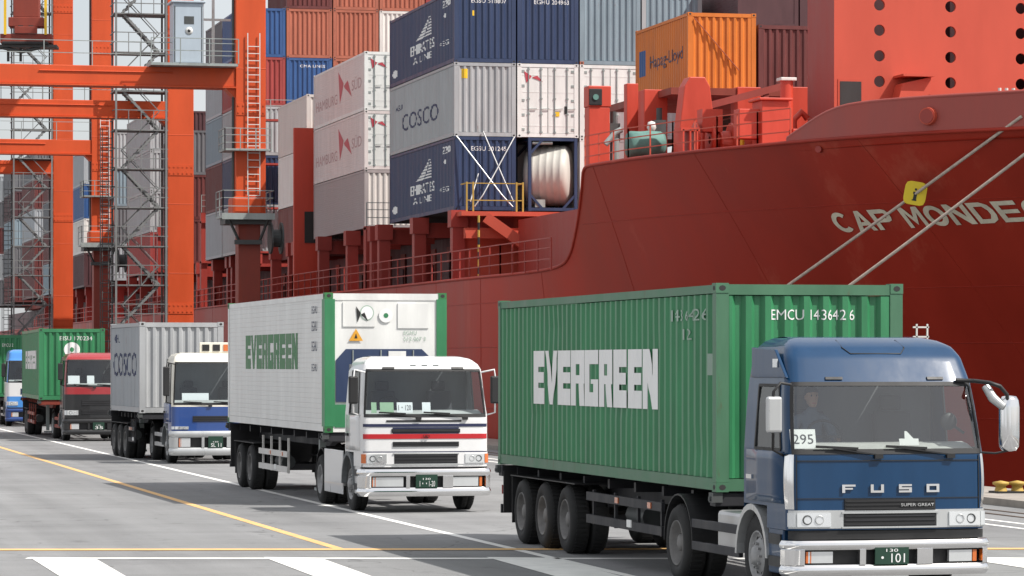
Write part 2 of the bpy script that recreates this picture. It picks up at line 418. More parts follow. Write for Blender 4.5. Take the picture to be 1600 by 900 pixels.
BLOCK.update({' ': [], 'c': arc_letter(45, 315), 'o': arc_letter(0, 360, 28), 'g': arc_letter(45, 360) + [(.55, .42, .76, .58)],
 'a': [[(0, 0), (.24, 0), (.5, .74), (.5, 1), (.38, 1)], [(.76, 0), (1, 0), (.62, 1), (.5, 1), (.5, .74)], [(.34, .27), (.66, .27), (.60, .44), (.40, .44)]],
 'p': [(0, 0, .24, 1), (.24, .80, .75, 1), (.24, .36, .75, .55), [(.75, .80), (.75, 1), (.93, .93), (1, .78), (.78, .74)], [(.78, .74), (1, .78), (1, .58), (.78, .62)], [(.78, .62), (1, .58), (.93, .43), (.75, .36), (.75, .55)]],
 'm': [(0, 0, .2, 1), (.8, 0, 1, 1), [(.2, 1), (.26, 1), (.5, .5), (.5, .12), (.2, .72)], [(.8, 1), (.8, .72), (.5, .12), (.5, .5), (.74, 1)]],
 'n': [(0, 0, .23, 1), (.77, 0, 1, 1), [(.23, 1), (.26, 1), (.77, .36), (.77, 0), (.74, 0), (.23, .64)]],
 'd': [(0, 0, .24, 1), (.24, .80, .62, 1), (.24, 0, .62, .2), [(.62, .8), (.62, 1), (.9, .86), (1, .62), (.76, .6)], [(.76, .6), (1, .62), (1, .38), (.76, .4)], [(.76, .4), (1, .38), (.9, .14), (.62, 0), (.62, .2)]],
 'e': [(0, 0, .24, 1), (.24, .80, 1, 1), (.24, .41, .92, .59), (.24, 0, 1, .2)]})
def block_geo(word, gap=0.10):
    vs = []; fs = []; adv = [(.35 if ch == ' ' else 1) for ch in word]; w = 1 / (sum(adv) + gap * (len(word) - 1)); o = 0
    for ch, a in zip(word, adv):
        for q in BLOCK[ch]:
            pts = [(q[0], q[1]), (q[2], q[1]), (q[2], q[3]), (q[0], q[3])] if isinstance(q, tuple) else q
            k = len(vs); vs += [(o + p[0] * w, p[1]) for p in pts]; fs.append(tuple(range(k, k + len(pts))))
        o += w * (a + gap)
    return vs, fs

def lettering(geo, fn, mat, parent, cuts=(), name='lettering'):
    """geo in the unit square; fn(u,v)->point; cuts = u values to slice at"""
    vs, fs = geo
    bm = bmesh.new()
    bv = [bm.verts.new((u, v, 0)) for u, v in vs]
    for f in fs:
        try: bm.faces.new([bv[i] for i in f])
        except ValueError: pass
    for c in cuts:
        bmesh.ops.bisect_plane(bm, geom=bm.verts[:] + bm.edges[:] + bm.faces[:], plane_co=(c, 0, 0), plane_no=(1, 0, 0), dist=1e-5)
    for v in bm.verts: v.co = Vector(fn(v.co.x, v.co.y))
    me = bpy.data.meshes.new(name); bm.to_mesh(me); bm.free()
    me.materials.append(M[mat])
    return link(name, me, parent)

# ------------------------------------------------------------------ shipping containers
W = 2.438
def profile(length, pitch, depth, margin):
    n = max(2, round((length - 2 * margin) / pitch)); p = (length - 2 * margin) / n
    pts = [(0, 0), (margin * .7, 0)]
    for i in range(n):
        s = margin + i * p
        pts += [(s, 0), (s + p * .2, depth), (s + p * .5, depth), (s + p * .7, 0)]
    pts += [(length - margin, 0), (length, 0)]
    return pts

def cut_us(prof, s0, s1):
    return [(s - s0) / (s1 - s0) for s, _ in prof if min(s0, s1) < s < max(s0, s1)]

def dent(s, z, a):
    e = min(1, max(0, (z - .17) / .3)) * min(1, max(0, (2.42 - z) / .3))
    return a * e * max(0, math.sin(1.3 * s + 1.9 * z) + math.sin(2.3 * s - 3.1 * z + 1.2) + .8 * math.sin(.5 * s + 4.2 * z + .4) - 1.1)
_cm = {}
def cmesh(kind, L, H):
    k = (kind, L, H)
    if k in _cm: return _cm[k]
    b = MB(); hw = W / 2; ins = 0.014
    if kind == 'side':
        pr = profile(L - .32, .28, .04, .06)
        b.grid([[(-hw + ins + d + dent(s, z, .012), .16 + s, z) for s, d in pr] for z in np.linspace(.17, H - .13, 8)], 0, False)
    elif kind == 'side_flat':
        rows = []
        z = .17
        while z < H - .12:
            e = 0.006
            rows += [[(-hw + ins, .16, z), (-hw + ins, L - .16, z)], [(-hw + ins, .16, z + .085), (-hw + ins, L - .16, z + .085)], [(-hw + ins + e, .16, z + .092), (-hw + ins + e, L - .16, z + .092)]]
            z += .1
        b.grid(rows, 0, False)
    elif kind == 'end':
        pr = profile(W - .34, .238, .05, .04)
        b.grid([[(-hw + .17 + s, ins + d + dent(s + 40, z, .010), z) for s, d in pr] for z in np.linspace(.17, H - .15, 8)], 0, False)
    elif kind == 'roof':
        pr = profile(L - .3, .30, .02, .1)
        b.grid([[(x, .15 + s, H - .02 - d) for s, d in pr] for x in (-hw + .06, hw - .06)], 0, False)
    elif kind == 'floor':
        b.box(-hw + .06, hw - .06, .1, L - .1, .10, .14)
        for i in range(int(L / .6)): b.box(-hw + .06, hw - .06, .3 + i * .6, .36 + i * .6, .02, .10)
    elif kind == 'frame':
        for x in (-1, 1):
            a, c = sorted((x * hw, x * (hw - .165)))
            for y0, y1 in ((.004, .16), (L - .16, L - .004)): b.box(a, c, y0, y1, .12, H - .12)
            a, c = sorted((x * (hw - .004), x * (hw - .07)))
            b.box(a, c, .17, L - .17, H - .12, H - .015); b.box(a, c, .17, L - .17, .02, .165)
        for y0, y1 in ((.006, .12), (L - .12, L - .006)):
            b.box(-hw + .16, hw - .16, y0, y1, H - .14, H - .01); b.box(-hw + .16, hw - .16, y0, y1, .01, .16)
    elif kind.startswith('casting'):
        pick = kind[7:]; ci = -1
        for x in (-1, 1):
            for y0, y1 in ((-.003, .175), (L - .175, L + .003)):
                for z0, z1 in ((0, .118), (H - .118, H + .006)):
                    ci += 1
                    if pick and int(pick) != ci: continue
                    a, c = sorted((x * (hw + .004), x * (hw - .162)))
                    b.box(a, c, y0, y1, z0, z1)
                    fy = y0 - .002 if y0 < 1 else y1 + .002
                    xm = (a + c) / 2; zm = (z0 + z1) / 2
                    b.prism([(xm + .045 * math.cos(t * math.pi / 4), zm + .035 * math.sin(t * math.pi / 4)) for t in range(8)], 'y', fy, fy + (.01 if y0 < 1 else -.01), 1)
                    fx = c + .002 if x > 0 else a - .002
                    ym = (y0 + y1) / 2
                    b.prism([(ym + .045 * math.cos(t * math.pi / 4), zm + .032 * math.sin(t * math.pi / 4)) for t in range(8)], 'x', fx, fx - x * .01, 1)
    elif kind == 'door':      # one leaf, hinge on the left post, spans half the width
        w2 = (W - .34) / 2
        b.box(0, w2 - .012, .0, .05, .17, H - .15, 0)
        for zz in np.linspace(.45, H - .45, 4): b.box(.03, w2 - .04, -.006, 0, zz - .02, zz + .02, 0)
        for zz in np.linspace(.3, H - .3, 5): b.box(-.03, .12, -.014, .0, zz - .05, zz + .05, 1)
    elif kind == 'lock_bar':
        b.tube([(0, -.03, .14), (0, -.03, H - .13)], .019, 6)
        for zz in (.2, .9, 1.5, H - .22): b.box(-.05, .05, -.035, 0, zz - .03, zz + .03)
        b.bar((0, -.045, 1.1), (.32, -.05, 1.12), .03, .02)
    me = b.mesh(kind, ['grey'] + (['black'] if kind.startswith('casting') else ['steel'] if kind == 'door' else []))
    _cm[k] = me
    return me

def container(label, loc, L, H, col, rail=None, end='corr', side='corr', post=None, rz=0, group=None, detail=False, endcol=None, name='shipping_container'):
    t = thing(name, label, 'container', loc, rz, group)
    rail = rail or col; endcol = endcol or col
    sd = 'side' if side == 'corr' else 'side_flat'
    shared('side_panel', cmesh(sd, L, H), [col], t)
    shared('side_panel', cmesh(sd, L, H), [col], t, (0, L, 0), (0, 0, math.pi))
    shared('frame', cmesh('frame', L, H), [rail], t)
    shared('roof_panel', cmesh('roof', L, H), [col], t)
    shared('floor_frame', cmesh('floor', L, H), ['steel_dk'], t)
    if detail:
        for k in range(8): shared('corner_casting', cmesh('casting%d' % k, L, H), [post or rail, 'hole'], t)
    else: tag(shared('corner_castings', cmesh('casting', L, H), [post or rail, 'hole'], t), kind='stuff')
    shared('end_panel', cmesh('end', L, H), [endcol], t, (0, L, 0), (0, 0, math.pi))
    if end == 'flat':
        b = MB(); b.box(-W / 2 + .16, W / 2 - .16, .02, .05, .15, H - .14); b.build('end_panel', endcol, t)
    if end == 'corr':
        shared('end_panel', cmesh('end', L, H), [endcol], t)
    elif end == 'door':
        for sx in (-1, 1):
            d = shared('door', cmesh('door', L, H), [endcol, 'steel'], t, (sx * (W / 2 - .168), .02 if sx < 0 else .07, 0), (0, 0, 0 if sx < 0 else math.pi))
            if sx > 0: d.scale = (1, -1, 1); d.location = (W / 2 - .168, .02, 0); d.rotation_euler = (0, 0, 0); d.scale = (-1, 1, 1)
            for bx in (.28, .78):
                shared('lock_bar', cmesh('lock_bar', L, H), ['steel'], t, (sx * (W / 2 - .168 - bx), .02, 0))
    return t

def side_fn(y_left, y_right, z0, z1, L, pr=None, off=.004):
    """print on the -x side: u runs from the far end (left in view) to the near end"""
    def fn(u, v):
        y = y_left + (y_right - y_left) * u
        d = 0
        if pr: d = interp(pr, y - .16)
        return (-W / 2 + .014 + d - off - (.004 if pr else 0), y, z0 + (z1 - z0) * v)
    cuts = cut_us(pr, y_left - .16, y_right - .16) if pr else ()
    return fn, cuts

def side_print(t, geo, mat, yl, yr, z0, z1, L, corr=True, k=1.0):
    pr = profile(L - .32, .28, .04, .06) if corr else None
    fn, cuts = side_fn(yl, yr, z0, z1, L, pr)
    if pr and k < 1:
        f0 = fn; fn = lambda u, v: (lambda p: ((-W / 2 + .01) + (p[0] + W / 2 - .01) * k, p[1], p[2]))(f0(u, v))
    return lettering(geo, fn, mat, t, cuts)

def end_print(t, geo, mat, x0, x1, z0, z1, corr=True, off=.004, name='lettering'):
    pr = profile(W - .34, .238, .05, .04) if corr else None
    def fn(u, v):
        x = x0 + (x1 - x0) * u
        d = interp(pr, x + W / 2 - .17) if pr else 0
        return (x, .014 + d - off - (.003 if pr else 0), z0 + (z1 - z0) * v)
    cuts = cut_us(pr, x0 + W / 2 - .17, x1 + W / 2 - .17) if pr else ()
    return lettering(geo, fn, mat, t, cuts, name)

RECT = ([(0, 0), (1, 0), (1, 1), (0, 1)], [(0, 1, 2, 3)])
def disc_geo(n=20): return ([(.5 + .5 * math.cos(2 * math.pi * k / n), .5 + .5 * math.sin(2 * math.pi * k / n)) for k in range(n)], [tuple(range(n))])
TRI = ([(0, 0), (1, 0), (.5, 1)], [(0, 1, 2)])
def sail_geo():
    vs = []; fs = []
    rows = 7
    for i in range(rows):
        a0, a1 = i / rows, (i + .72) / rows
        def xl(a): return .15 + .75 * a ** 0.8
        def xr(a): return 1 - .05 * a
        k = len(vs)
        mid0 = (xl(a0) + xr(a0)) / 2; mid1 = (xl(a1) + xr(a1)) / 2
        vs += [(xl(a0), a0), (mid0 - .02, a0), (mid1 - .02, a1), (xl(a1), a1), (mid0 + .04, a0 + .03), (xr(a0), a0 + .03), (xr(a1), a1), (mid1 + .04, a1)]
        fs += [(k, k + 1, k + 2, k + 3), (k + 4, k + 5, k + 6, k + 7)]
    return vs, fs
STAR = ([(.05, 1), (.42, .55), (.30, .40), (.0, .0), (.22, .05)], [(0, 1, 2, 3, 4)][:1])
def flag_mark():
    return ([(0, 1), (.40, .58), (.34, .42), (.12, 0), (.42, .50), (.70, .62), (.80, .45), (1, .08), (.62, .34), (.48, .42)], [(0, 1, 2, 3), (4, 5, 6, 9), (6, 7, 8, 9)])

# ------------------------------------------------------------------ wheels
_wm = {}
def wheel(parent, x, y, r=.5, w=.28, rim='rim', outer=-1, dual=False):
    """outer=-1: disc face towards -x"""
    ww = w * 2.1 if dual else w
    k = (r, ww, outer)
    if k not in _wm:
        b = MB(); h = ww / 2
        prof = [(r * .56, -h * .80), (r * .62, -h * .96), (r * .80, -h), (r * .93, -h * .93), (r * .985, -h * .80), (r, -h * .66), (r, -h * .10), (r * .975, -h * .08), (r * .975, h * .08), (r, h * .10), (r, h * .66), (r * .985, h * .80), (r * .93, h * .93), (r * .80, h), (r * .62, h * .96), (r * .56, h * .80)]
        if dual: prof = prof[:6] + [(r, -h * .1), (r * .7, -h * .06), (r * .7, h * .06), (r, h * .1)] + prof[10:]
        b.lathe(prof, 'x', (0, 0, 0), 36)
        # tread lugs
        for i in range(44):
            t = 2 * math.pi * i / 44
            for sx in ((-h * .75, -h * .2), (h * .2, h * .75)):
                b.T = Matrix.Rotation(t, 4, 'X')
                b.box(sx[0], sx[1], -.018, .018, r - .01, r + .009)
        b.T = None
        tm = b.mesh('tyre', ['tyre'])
        b = MB(); s = outer
        d = .16 if dual else .07
        pr = [(r * .60, s * h * .90), (r * .585, s * h * .98), (r * .56, s * h * .92), (r * .53, s * (h * .92 - .03)), (r * .46, s * (h - d)), (r * .36, s * (h - d + (-.02 if dual else .05))), (r * .24, s * (h - d + (0 if dual else .06))), (r * .22, s * (h - d + (.10 if dual else .10))), (r * .12, s * (h - d + (.12 if dual else .12))), (0.0, s * (h - d + .12))]
        b.lathe(pr, 'x', (0, 0, 0), 28)
        for i in range(10):
            t = 2 * math.pi * i / 10; rr = r * .30; xx = s * (h - d + (.0 if dual else .055))
            b.tube([(xx, rr * math.cos(t), rr * math.sin(t)), (xx + s * .035, rr * math.cos(t), rr * math.sin(t))], .017, 6)
        for i in range(8):
            t = 2 * math.pi * (i + .5) / 8; rr = r * .42; xx = s * (h - d + .012)
            b.T = Matrix.Rotation(t, 4, 'X')
            b.prism([(rr * 0 + .038 * math.cos(a * math.pi / 4), rr + .028 * math.sin(a * math.pi / 4)) for a in range(8)], 'x', xx - .012, xx + s * .012, 1)
            b.T = None
        _wm[k] = (tm, b.mesh('rim', [rim, 'hole']))
    tm, rm = _wm[k]
    o = link('wheel', tm, parent, loc=(x, y, r))
    q = shared('rim', rm, [rim, 'hole'], o)
    # inner disc on the hidden side so that the wheel is closed
    return o

# ------------------------------------------------------------------ tractor trucks
def tractor(label, loc, rz, c):
    root = thing('tractor_truck', label, 'truck', loc, rz, 'trucks queuing along the quay')
    Y0, WD, CL = c['y0'], c['w'], c.get('len', 1.72)
    r, bow = .14, .07
    zw0, zw1, zlo, ztop = c['zw0'], c['zw1'], c.get('zlo', .86), c['ztop']
    def F(u, z, off=0.0):
        w = interp(WD, z); x = u * w; wi = w - r
        if abs(x) <= wi: y = bow * (x / w) ** 2
        else:
            dx = min(abs(x) - wi, r); y = bow * (wi / w) ** 2 + r * (1 - math.sqrt(max(0, 1 - (dx / r) ** 2)))
        n = Vector((0.0, -1.0)) if abs(x) <= wi else Vector(((abs(x) - wi) / r * (1 if x > 0 else -1), -math.sqrt(max(0, 1 - ((abs(x) - wi) / r) ** 2))))
        return (x + n.x * off, interp(Y0, z) + y + n.y * off, z)
    def yf(z):
        w = interp(WD, z); return interp(Y0, z) + bow * ((w - r) / w) ** 2 + r
    def us(u0, u1):
        base = [-1, -.995, -.98, -.955, -.92, -.88, -.8, -.6, -.4, -.2, 0, .2, .4, .6, .8, .88, .92, .955, .98, .995, 1]
        return [u0] + [q for q in base if u0 + 1e-4 < q < u1 - 1e-4] + [u1]
    def zs(z0, z1, st=.06):
        n = max(1, round((z1 - z0) / st)); return [z0 + (z1 - z0) * i / n for i in range(n + 1)]
    def patch(b, u0, u1, z0, z1, off=0, m=0, st=.06): b.grid([[F(u, z, off) for u in us(u0, u1)] for z in zs(z0, z1, st)], m)
    def slab(b, u0, u1, z0, z1, off, dep, m=0, st=.2, bulge=0.0):
        U, Z = us(u0, u1), zs(z0, z1, st)
        A = [[F(u, z, off - bulge * (2 * (z - z0) / (z1 - z0) - 1) ** 2) for u in U] for z in Z]; B = [[F(u, z, off - dep) for u in U] for z in Z]
        b.grid(A, m); b.grid(B, m)
        b.grid([A[0], B[0]], m, False); b.grid([A[-1], B[-1]], m, False)
        b.grid([[q[0] for q in A], [q[0] for q in B]], m, False); b.grid([[q[-1] for q in A], [q[-1] for q in B]], m, False)
    def side(b, sx, fa, fb, z0, z1, m=0, off=0.0, st=.08):
        """fa, fb: 0..1 from the front edge to the back of the cab, or functions of z"""
        rows = []
        for z in zs(z0, z1, st):
            a = fa(z) if callable(fa) else fa; e = fb(z) if callable(fb) else fb
            a = yf(z) if a is None else a; e = CL if e is None else e
            rows.append([(sx * (interp(WD, z) + off), a + (e - a) * k / 3, z) for k in range(4)])
        b.grid(rows, m)
    mats = c['mats']; bands = c['bands']
    def bandcol(z):
        for z0, z1, m in bands:
            if z0 <= z < z1: return m
        return 0
    cuts = sorted(set([q for a in bands for q in a[:2]] + [zlo, zw0, zw1, ztop]))
    cuts = [q for q in cuts if zlo - 1e-6 <= q <= ztop + 1e-6]
    b = MB()
    up = c.get('pillar', .955)
    for z0, z1 in zip(cuts, cuts[1:]):
        m = bandcol((z0 + z1) / 2)
        if zw0 - 1e-6 <= z0 and z1 <= zw1 + 1e-6:
            patch(b, -1, -up, z0, z1, 0, m); patch(b, up, 1, z0, z1, 0, m)
        else: patch(b, -1, 1, z0, z1, 0, m, .035)
    # sides: below the sill, pillars beside the door glass, above it
    wy0, wy1 = .36, CL - .42
    sill, head = zw0 + .02, zw1 - .03
    for sx in (-1, 1):
        side(b, sx, None, None, 1.12, sill, bandcol(1.4))
        side(b, sx, None, lambda z: max(yf(z) + .02, wy0 + (z - sill) * .28), sill, head, bandcol(1.9))
        side(b, sx, wy1, None, sill, head, bandcol(1.9))
        side(b, sx, None, None, head, ztop, bandcol(head + .1), st=.04)
        side(b, sx, lambda z: yf(z), .86, zlo, 1.12, bandcol(1.0))
    # roof and back wall
    zt = ztop
    edge = [F(u, zt) for u in us(-1, 1)]
    b.grid([edge, [(p[0] * .98, max(p[1], (CL + p[1]) / 2), zt + .015) for p in edge], [(p[0], CL, zt) for p in edge]], bandcol(zt - .02))
    rows = [[(sx * interp(WD, z), CL, z) for sx in (-1, 1)] for z in zs(1.0, zt, .1)]
    b.grid(rows, bandcol(1.9), False)
    cab = b.build('cab_body', mats, root)
    # floor, dash, wheel, seats inside the cab
    b = MB(); zf = zw0 - .62
    b.box(-1.12, 1.12, .25, CL - .03, zf - .05, zf); b.box(-1.14, 1.14, CL - .07, CL - .02, zf, zw1 + .1)
    b.build('cab_interior', 'interior', root)
    b = MB(); b.prism([(.14, zw0 - .02), (.20, zw0 + .01), (.42, zw0 + .08), (.60, zw0 + .10), (.66, zw0 - .1), (.6, zf), (.2, zf)], 'x', -1.12, 1.12)
    b.build('dashboard', 'dash', root)
    b = MB(); 
    ring = [(-.55 + .22 * math.cos(t * math.pi / 9), .72 + .08 * math.sin(t * math.pi / 9), zw0 + .16 + .19 * math.sin(t * math.pi / 9)) for t in range(19)]
    b.tube(ring, .017, 6); b.bar((-.77, .72, zw0 + .16), (-.33, .72, zw0 + .16), .03); b.tube([(-.55, .72, zw0 + .16), (-.55, .5, zw0 - .1)], .03, 6)
    b.build('steering_wheel', 'black', root)
    for sx in (-.55, .55):
        b = MB(); b.box(sx - .25, sx + .25, .85, 1.35, zf, zf + .45); b.prism([(1.22, zf + .4), (1.36, zf + .4), (1.50, zf + 1.05), (1.40, zf + 1.08)], 'x', sx - .24, sx + .24)
        b.box(sx - .13, sx + .13, 1.42, 1.54, zf + 1.08, zf + 1.26)
        b.build('seat', 'seat', root, .03)
    # windscreen with black gasket
    b = MB(); patch(b, -up, up, zw0, zw1, -.004); b.build('windshield', c.get('glass', 'glass'), root)
    b = MB()
    slab(b, -up - .004, up + .004, zw1 - .035, zw1 + .012, .008, .02); slab(b, -up - .004, up + .004, zw0 - .03, zw0 + .03, .008, .02)
    slab(b, -up - .008, -up + .018, zw0 + .03, zw1 - .035, .008, .02); slab(b, up - .018, up + .008, zw0 + .03, zw1 - .035, .008, .02)
    b.build('windshield_gasket', 'black', root)
    # wipers
    for u0, u1 in ((-.62, -.12), (.08, .62), (-.2, .3))[:2 if c.get('wipers', 2) == 2 else 3]:
        b = MB(); p0 = Vector(F(u1, zw0 - .04, .03)); p1 = Vector(F(u0, zw0 + .05, .035))
        b.bar(p0, p1, .022, .016); pm = Vector(F((u0 + u1) / 2 + .03, zw0 + .035, .045)); b.bar(Vector(F(u0 - .12, zw0 + .06, .03)), Vector(F(u0 + .30, zw0 + .035, .03)), .014, .03)
        b.box(p0.x - .05, p0.x + .05, p0.y - .02, p0.y + .03, p0.z - .04, p0.z + .01)
        b.build('wiper', 'black', root)
    # doors with glass and handle
    for sx in (-1, 1):
        b = MB(); rows = []
        for z in zs(1.16, sill - .02, .1):
            rows.append([(sx * (interp(WD, z) + .012), yf(z) + .04 + (CL - .12 - yf(z) - .04) * k / 3, z) for k in range(4)])
        b.grid(rows, bandcol(1.4))
        dr = b.build('door', mats, root)
        so = dr.modifiers.new('thick', 'SOLIDIFY'); so.thickness = .02
        b = MB(); b.box(*sorted((sx * 1.235, sx * 1.265)), CL - .42, CL - .22, 1.42, 1.47); b.build('handle', 'black' if not c.get('chrome_handle') else 'chrome', dr)
        b = MB(); rows = [[(sx * (interp(WD, z) - .004), a, z) for a in (max(yf(z) + .02, wy0 + (z - sill) * .28), wy1)] for z in zs(sill, head, .1)]
        b.grid(rows, 0, False); b.build('side_window', 'glass', dr)
        b = MB()
        for (ya, za, yb, zb) in ((wy0, sill, wy1, sill), (wy0 + (head - sill) * .28, head, wy1, head), (wy1, sill, wy1, head), (wy0, sill, wy0 + (head - sill) * .28, head)):
            b.bar((sx * (interp(WD, za) + .004), ya, za), (sx * (interp(WD, zb) + .004), yb, zb), .02, .035)
        b.build('window_seal', 'black', dr)
    # lower front: bumper bars, lamps, grilles
    b = MB(); slab(b, -.97, .97, c['zb0'] + .06, zlo + .03, -.05, .04); b.build('bumper_backing', 'black', root)
    zb0, zb1 = c['zb0'], c['zb1']
    bm_ = c['bumper']; b = MB()
    cut0, cut1 = zb0 + (zb1 - zb0) * .32, zb0 + (zb1 - zb0) * .74
    slab(b, -1, 1, zb0, cut0, .075, .1, 0, .02, .035); slab(b, -1, 1, cut1, zb1, .075, .1, 0, .02, .028)
    for u0, u1 in ((-1, -.86), (-.32, -.26), (.26, .42) if c.get('style') != 'b' else (.26, .32), (.93, 1)): slab(b, u0, u1, cut0, cut1, .06, .1, 0, .2)
    b.build('bumper', bm_, root, .012)
    for s in (-1, 1):
        fl = c.get('fog'); b = MB(); u0, u1 = sorted((s * fl[0], s * fl[1])) if fl else sorted((s * .58, s * .82) if s < 0 else (.60, .84)); slab(b, u0, u1, cut0 + .02, cut1 - .02, .03, .06); b.build('fog_light', 'lens', root, .01)
        b = MB(); u0, u1 = (-.84, -.79) if s < 0 else (.85, .89); slab(b, u0, u1, cut0 + .02, cut1 - .02, .03, .06); b.build('indicator', 'amber', root)
    b = MB(); slab(b, -.17, .17, cut0 + .0, cut1 + .03, .066, .02); pl = b.build('license_plate', 'plate', root, .006)
    w_ = interp(WD, .6)
    def platefn(u0, u1, z0, z1): return lambda u, v: F((u0 + (u1 - u0) * u), z0 + (z1 - z0) * v, .069)
    lettering(text_geo(c['plate']), platefn(-.11, .13, cut0 + .02, cut0 + .125), 'letter_white', pl)
    lettering(text_geo(c.get('plate2', '130')), platefn(-.06, .06, cut0 + .145, cut0 + .18), 'letter_white', pl)
    if c.get('gap', True):
        b = MB(); slab(b, -.99, .99, zb1 + .012, zb1 + .11, .0, .06); b.build('bumper_gap_trim', 'black', root)
    hz0, hz1 = c['zh']
    if c.get('headband'):
        b = MB(); slab(b, -.985, .985, hz0 - .02, hz1 + .03, .012, .03); b.build('headlight_band', c['headband'], root, .006)
    for s in (-1, 1):
        h0, h1 = c.get('hu', (.58, .92))
        u0, u1 = sorted((s * h0, s * h1)); b = MB(); slab(b, u0, u1, hz0, hz1, .03, .04); hl = b.build('headlight', 'lens', root, .012)
        for q, rr in ((.35, .055), (.72, .062)):
            cx, cy, cz = F(s * (h0 + (h1 - h0) * q), (hz0 + hz1) / 2, .034); b = MB(); rr = min(rr, (hz1 - hz0) * .36)
            b.lathe([(rr, 0), (rr * .9, -.006), (rr * .6, .012), (0, .016)], 'y', (cx, cy, cz), 16); b.build('bulb_reflector', 'steel_dk' if q > .5 else 'silver', hl)
        u0, u1 = sorted((s * (h1 + .012), s * .985)); b = MB(); slab(b, u0, u1, hz0, hz1, .026, .04); b.build('turn_signal', c.get('turn', 'lens'), root, .006)
    for (u, z0, z1, n, bk, fr) in c['grilles']:
        b = MB(); slab(b, -u, u, z0, z1, .016, .03, 0); st = (z1 - z0) / n
        g = b.build('grille', 'black', root)
        for i in range(n):
            b = MB(); slab(b, -u + .012, u - .012, z0 + st * (i + .30), z0 + st * (i + .62), .026, .02); b.build('slat', bk, g)
        if fr:
            b = MB(); slab(b, -u - .02, u + .02, z1, z1 + .02, .03, .03); slab(b, -u - .02, u + .02, z0 - .02, z0, .03, .03); b.build('grille_trim', fr, g)
    for (word, u0, u1, z0, z1, mt, kind) in c['words']:
        geo = text_geo(word) if kind == 't' else block_geo(word, c.get('wgap', .1))
        o = lettering(geo, (lambda a, e, f, g: (lambda u, v: F(a + (e - a) * u, f + (g - f) * v, .036 if kind == 't' else .022)))(u0, u1, z0, z1), mt, root)
        so = o.modifiers.new('thick', 'SOLIDIFY'); so.thickness = .012
    for (u0, u1, z0, z1, mt, nm) in c['strips']:
        b = MB(); slab(b, u0, u1, z0, z1, .010, .016); b.build(nm, mt, root)
    # chrome corner panels
    if c.get('corner'):
        for s in (-1, 1):
            u0, u1 = sorted((s * .945, s * 1.0)); b = MB(); slab(b, u0, u1, hz1 + .04, zw0 - .03, .02, .02, 0, .06, .02); b.build('corner_panel', c['corner'], root, .004)
    # lower side: steps, front fender and mudguard
    ax = c.get('axle', 1.40)
    for sx in (-1, 1):
        b = MB(); xo = sx * 1.20
        b.box(*sorted((sx * 1.205, sx * 1.0)), .30, .84, .34, .87)
        st = b.build('step_panel', c['stepmat'], root, .02)
        for z in (.42, .68):
            b = MB(); b.box(*sorted((sx * 1.225, sx * 1.1)), .36, .78, z, z + .12); b.build('step', 'black', st)
        b = MB(); pts = []
        n = 14
        A = [(ax + .60 * math.cos(math.pi * k / n), .50 + .62 * math.sin(math.pi * k / n)) for k in range(n + 1)]
        Bq = [(ax + .54 * math.cos(math.pi * k / n), .50 + .55 * math.sin(math.pi * k / n)) for k in range(n + 1)]
        for x0_, x1_ in (sorted((sx * 1.24, sx * .86)),):
            for k in range(n):
                b.add([(x0_, *A[k]), (x0_, *A[k + 1]), (x0_, *Bq[k + 1]), (x0_, *Bq[k]), (x1_, *A[k]), (x1_, *A[k + 1]), (x1_, *Bq[k + 1]), (x1_, *Bq[k])], [(0, 1, 2, 3), (7, 6, 5, 4), (0, 4, 5, 1), (3, 2, 6, 7)], 0)
        b.build('fender', c.get('fender', 'interior'), root)
    # mirrors
    if c.get('mirrors', 'big') == 'big':
        # passenger side big hooded mirrors on a tubular arm
        b = MB(); z = zw1 - .02
        b.tube([F(.8, z + .05, .03), F(.95, z + .04, .10), (1.22, -.02, z + .02), (1.36, .0, z - .02), (1.45, .0, z - .12), (1.47, .02, z - .30)], .024, 8)
        b.tube([(1.22, .10, z - .02), (1.28, .02, z - .16), (1.40, .0, z - .26)], [.05, .06, .05], 8, 1)
        b.tube([(1.17, .1, zw0 - .02), (1.32, .04, zw0 - .03), (1.47, .02, zw0 + .0)], .014, 6)
        am = b.build('mirror_arm', ['black', 'silver'], root)
        b = MB(); 
        prof = [(.02, -.01), (.09, 0), (.125, .05), (.132, .2), (.132, .55), (.12, .64), (.09, .69), (.02, .70)]
        vs = []
        rows = []
        for (q, hgt) in prof:
            rows.append([(1.50 + q * math.cos(t * math.pi / 8) * .95, .06 + q * math.sin(t * math.pi / 8) * .7, zw0 + .0 + hgt * .92) for t in range(17)])
        b.grid(rows); mi = b.build('mirror', 'chrome', root)
        b = MB(); b.box(1.41, 1.59, .145, .155, zw0 + .08, zw0 + .55); b.build('mirror_glass', 'mirror', mi)
        # small round mirror seen through the glass
        b = MB(); b.lathe([(0, -.02), (.09, -.02), (.105, 0), (.09, .03), (0, .05)], 'y', (.88, .40, zw0 + .34), 18); b.tube([(.93, .42, zw0 + .30), (1.08, .42, zw0 + .2)], .018, 6)
        b.build('round_mirror', 'black', root)
        # driver side mirror
        b = MB(); b.tube([(-1.14, .22, zw1 - .02), (-1.30, .12, zw1 + .0), (-1.38, .14, zw1 - .10), (-1.38, .16, zw0 + .02), (-1.2, .28, zw0 - .05)], .018, 6)
        am = b.build('mirror_arm', 'black', root)
        b = MB(); b.box(-1.47, -1.28, .10, .18, zw0 + .22, zw0 + .64); mi = b.build('mirror', 'silver', root, .03)
        b = MB(); b.box(-1.455, -1.295, .182, .186, zw0 + .25, zw0 + .61); b.build('mirror_glass', 'mirror', mi)
    else:
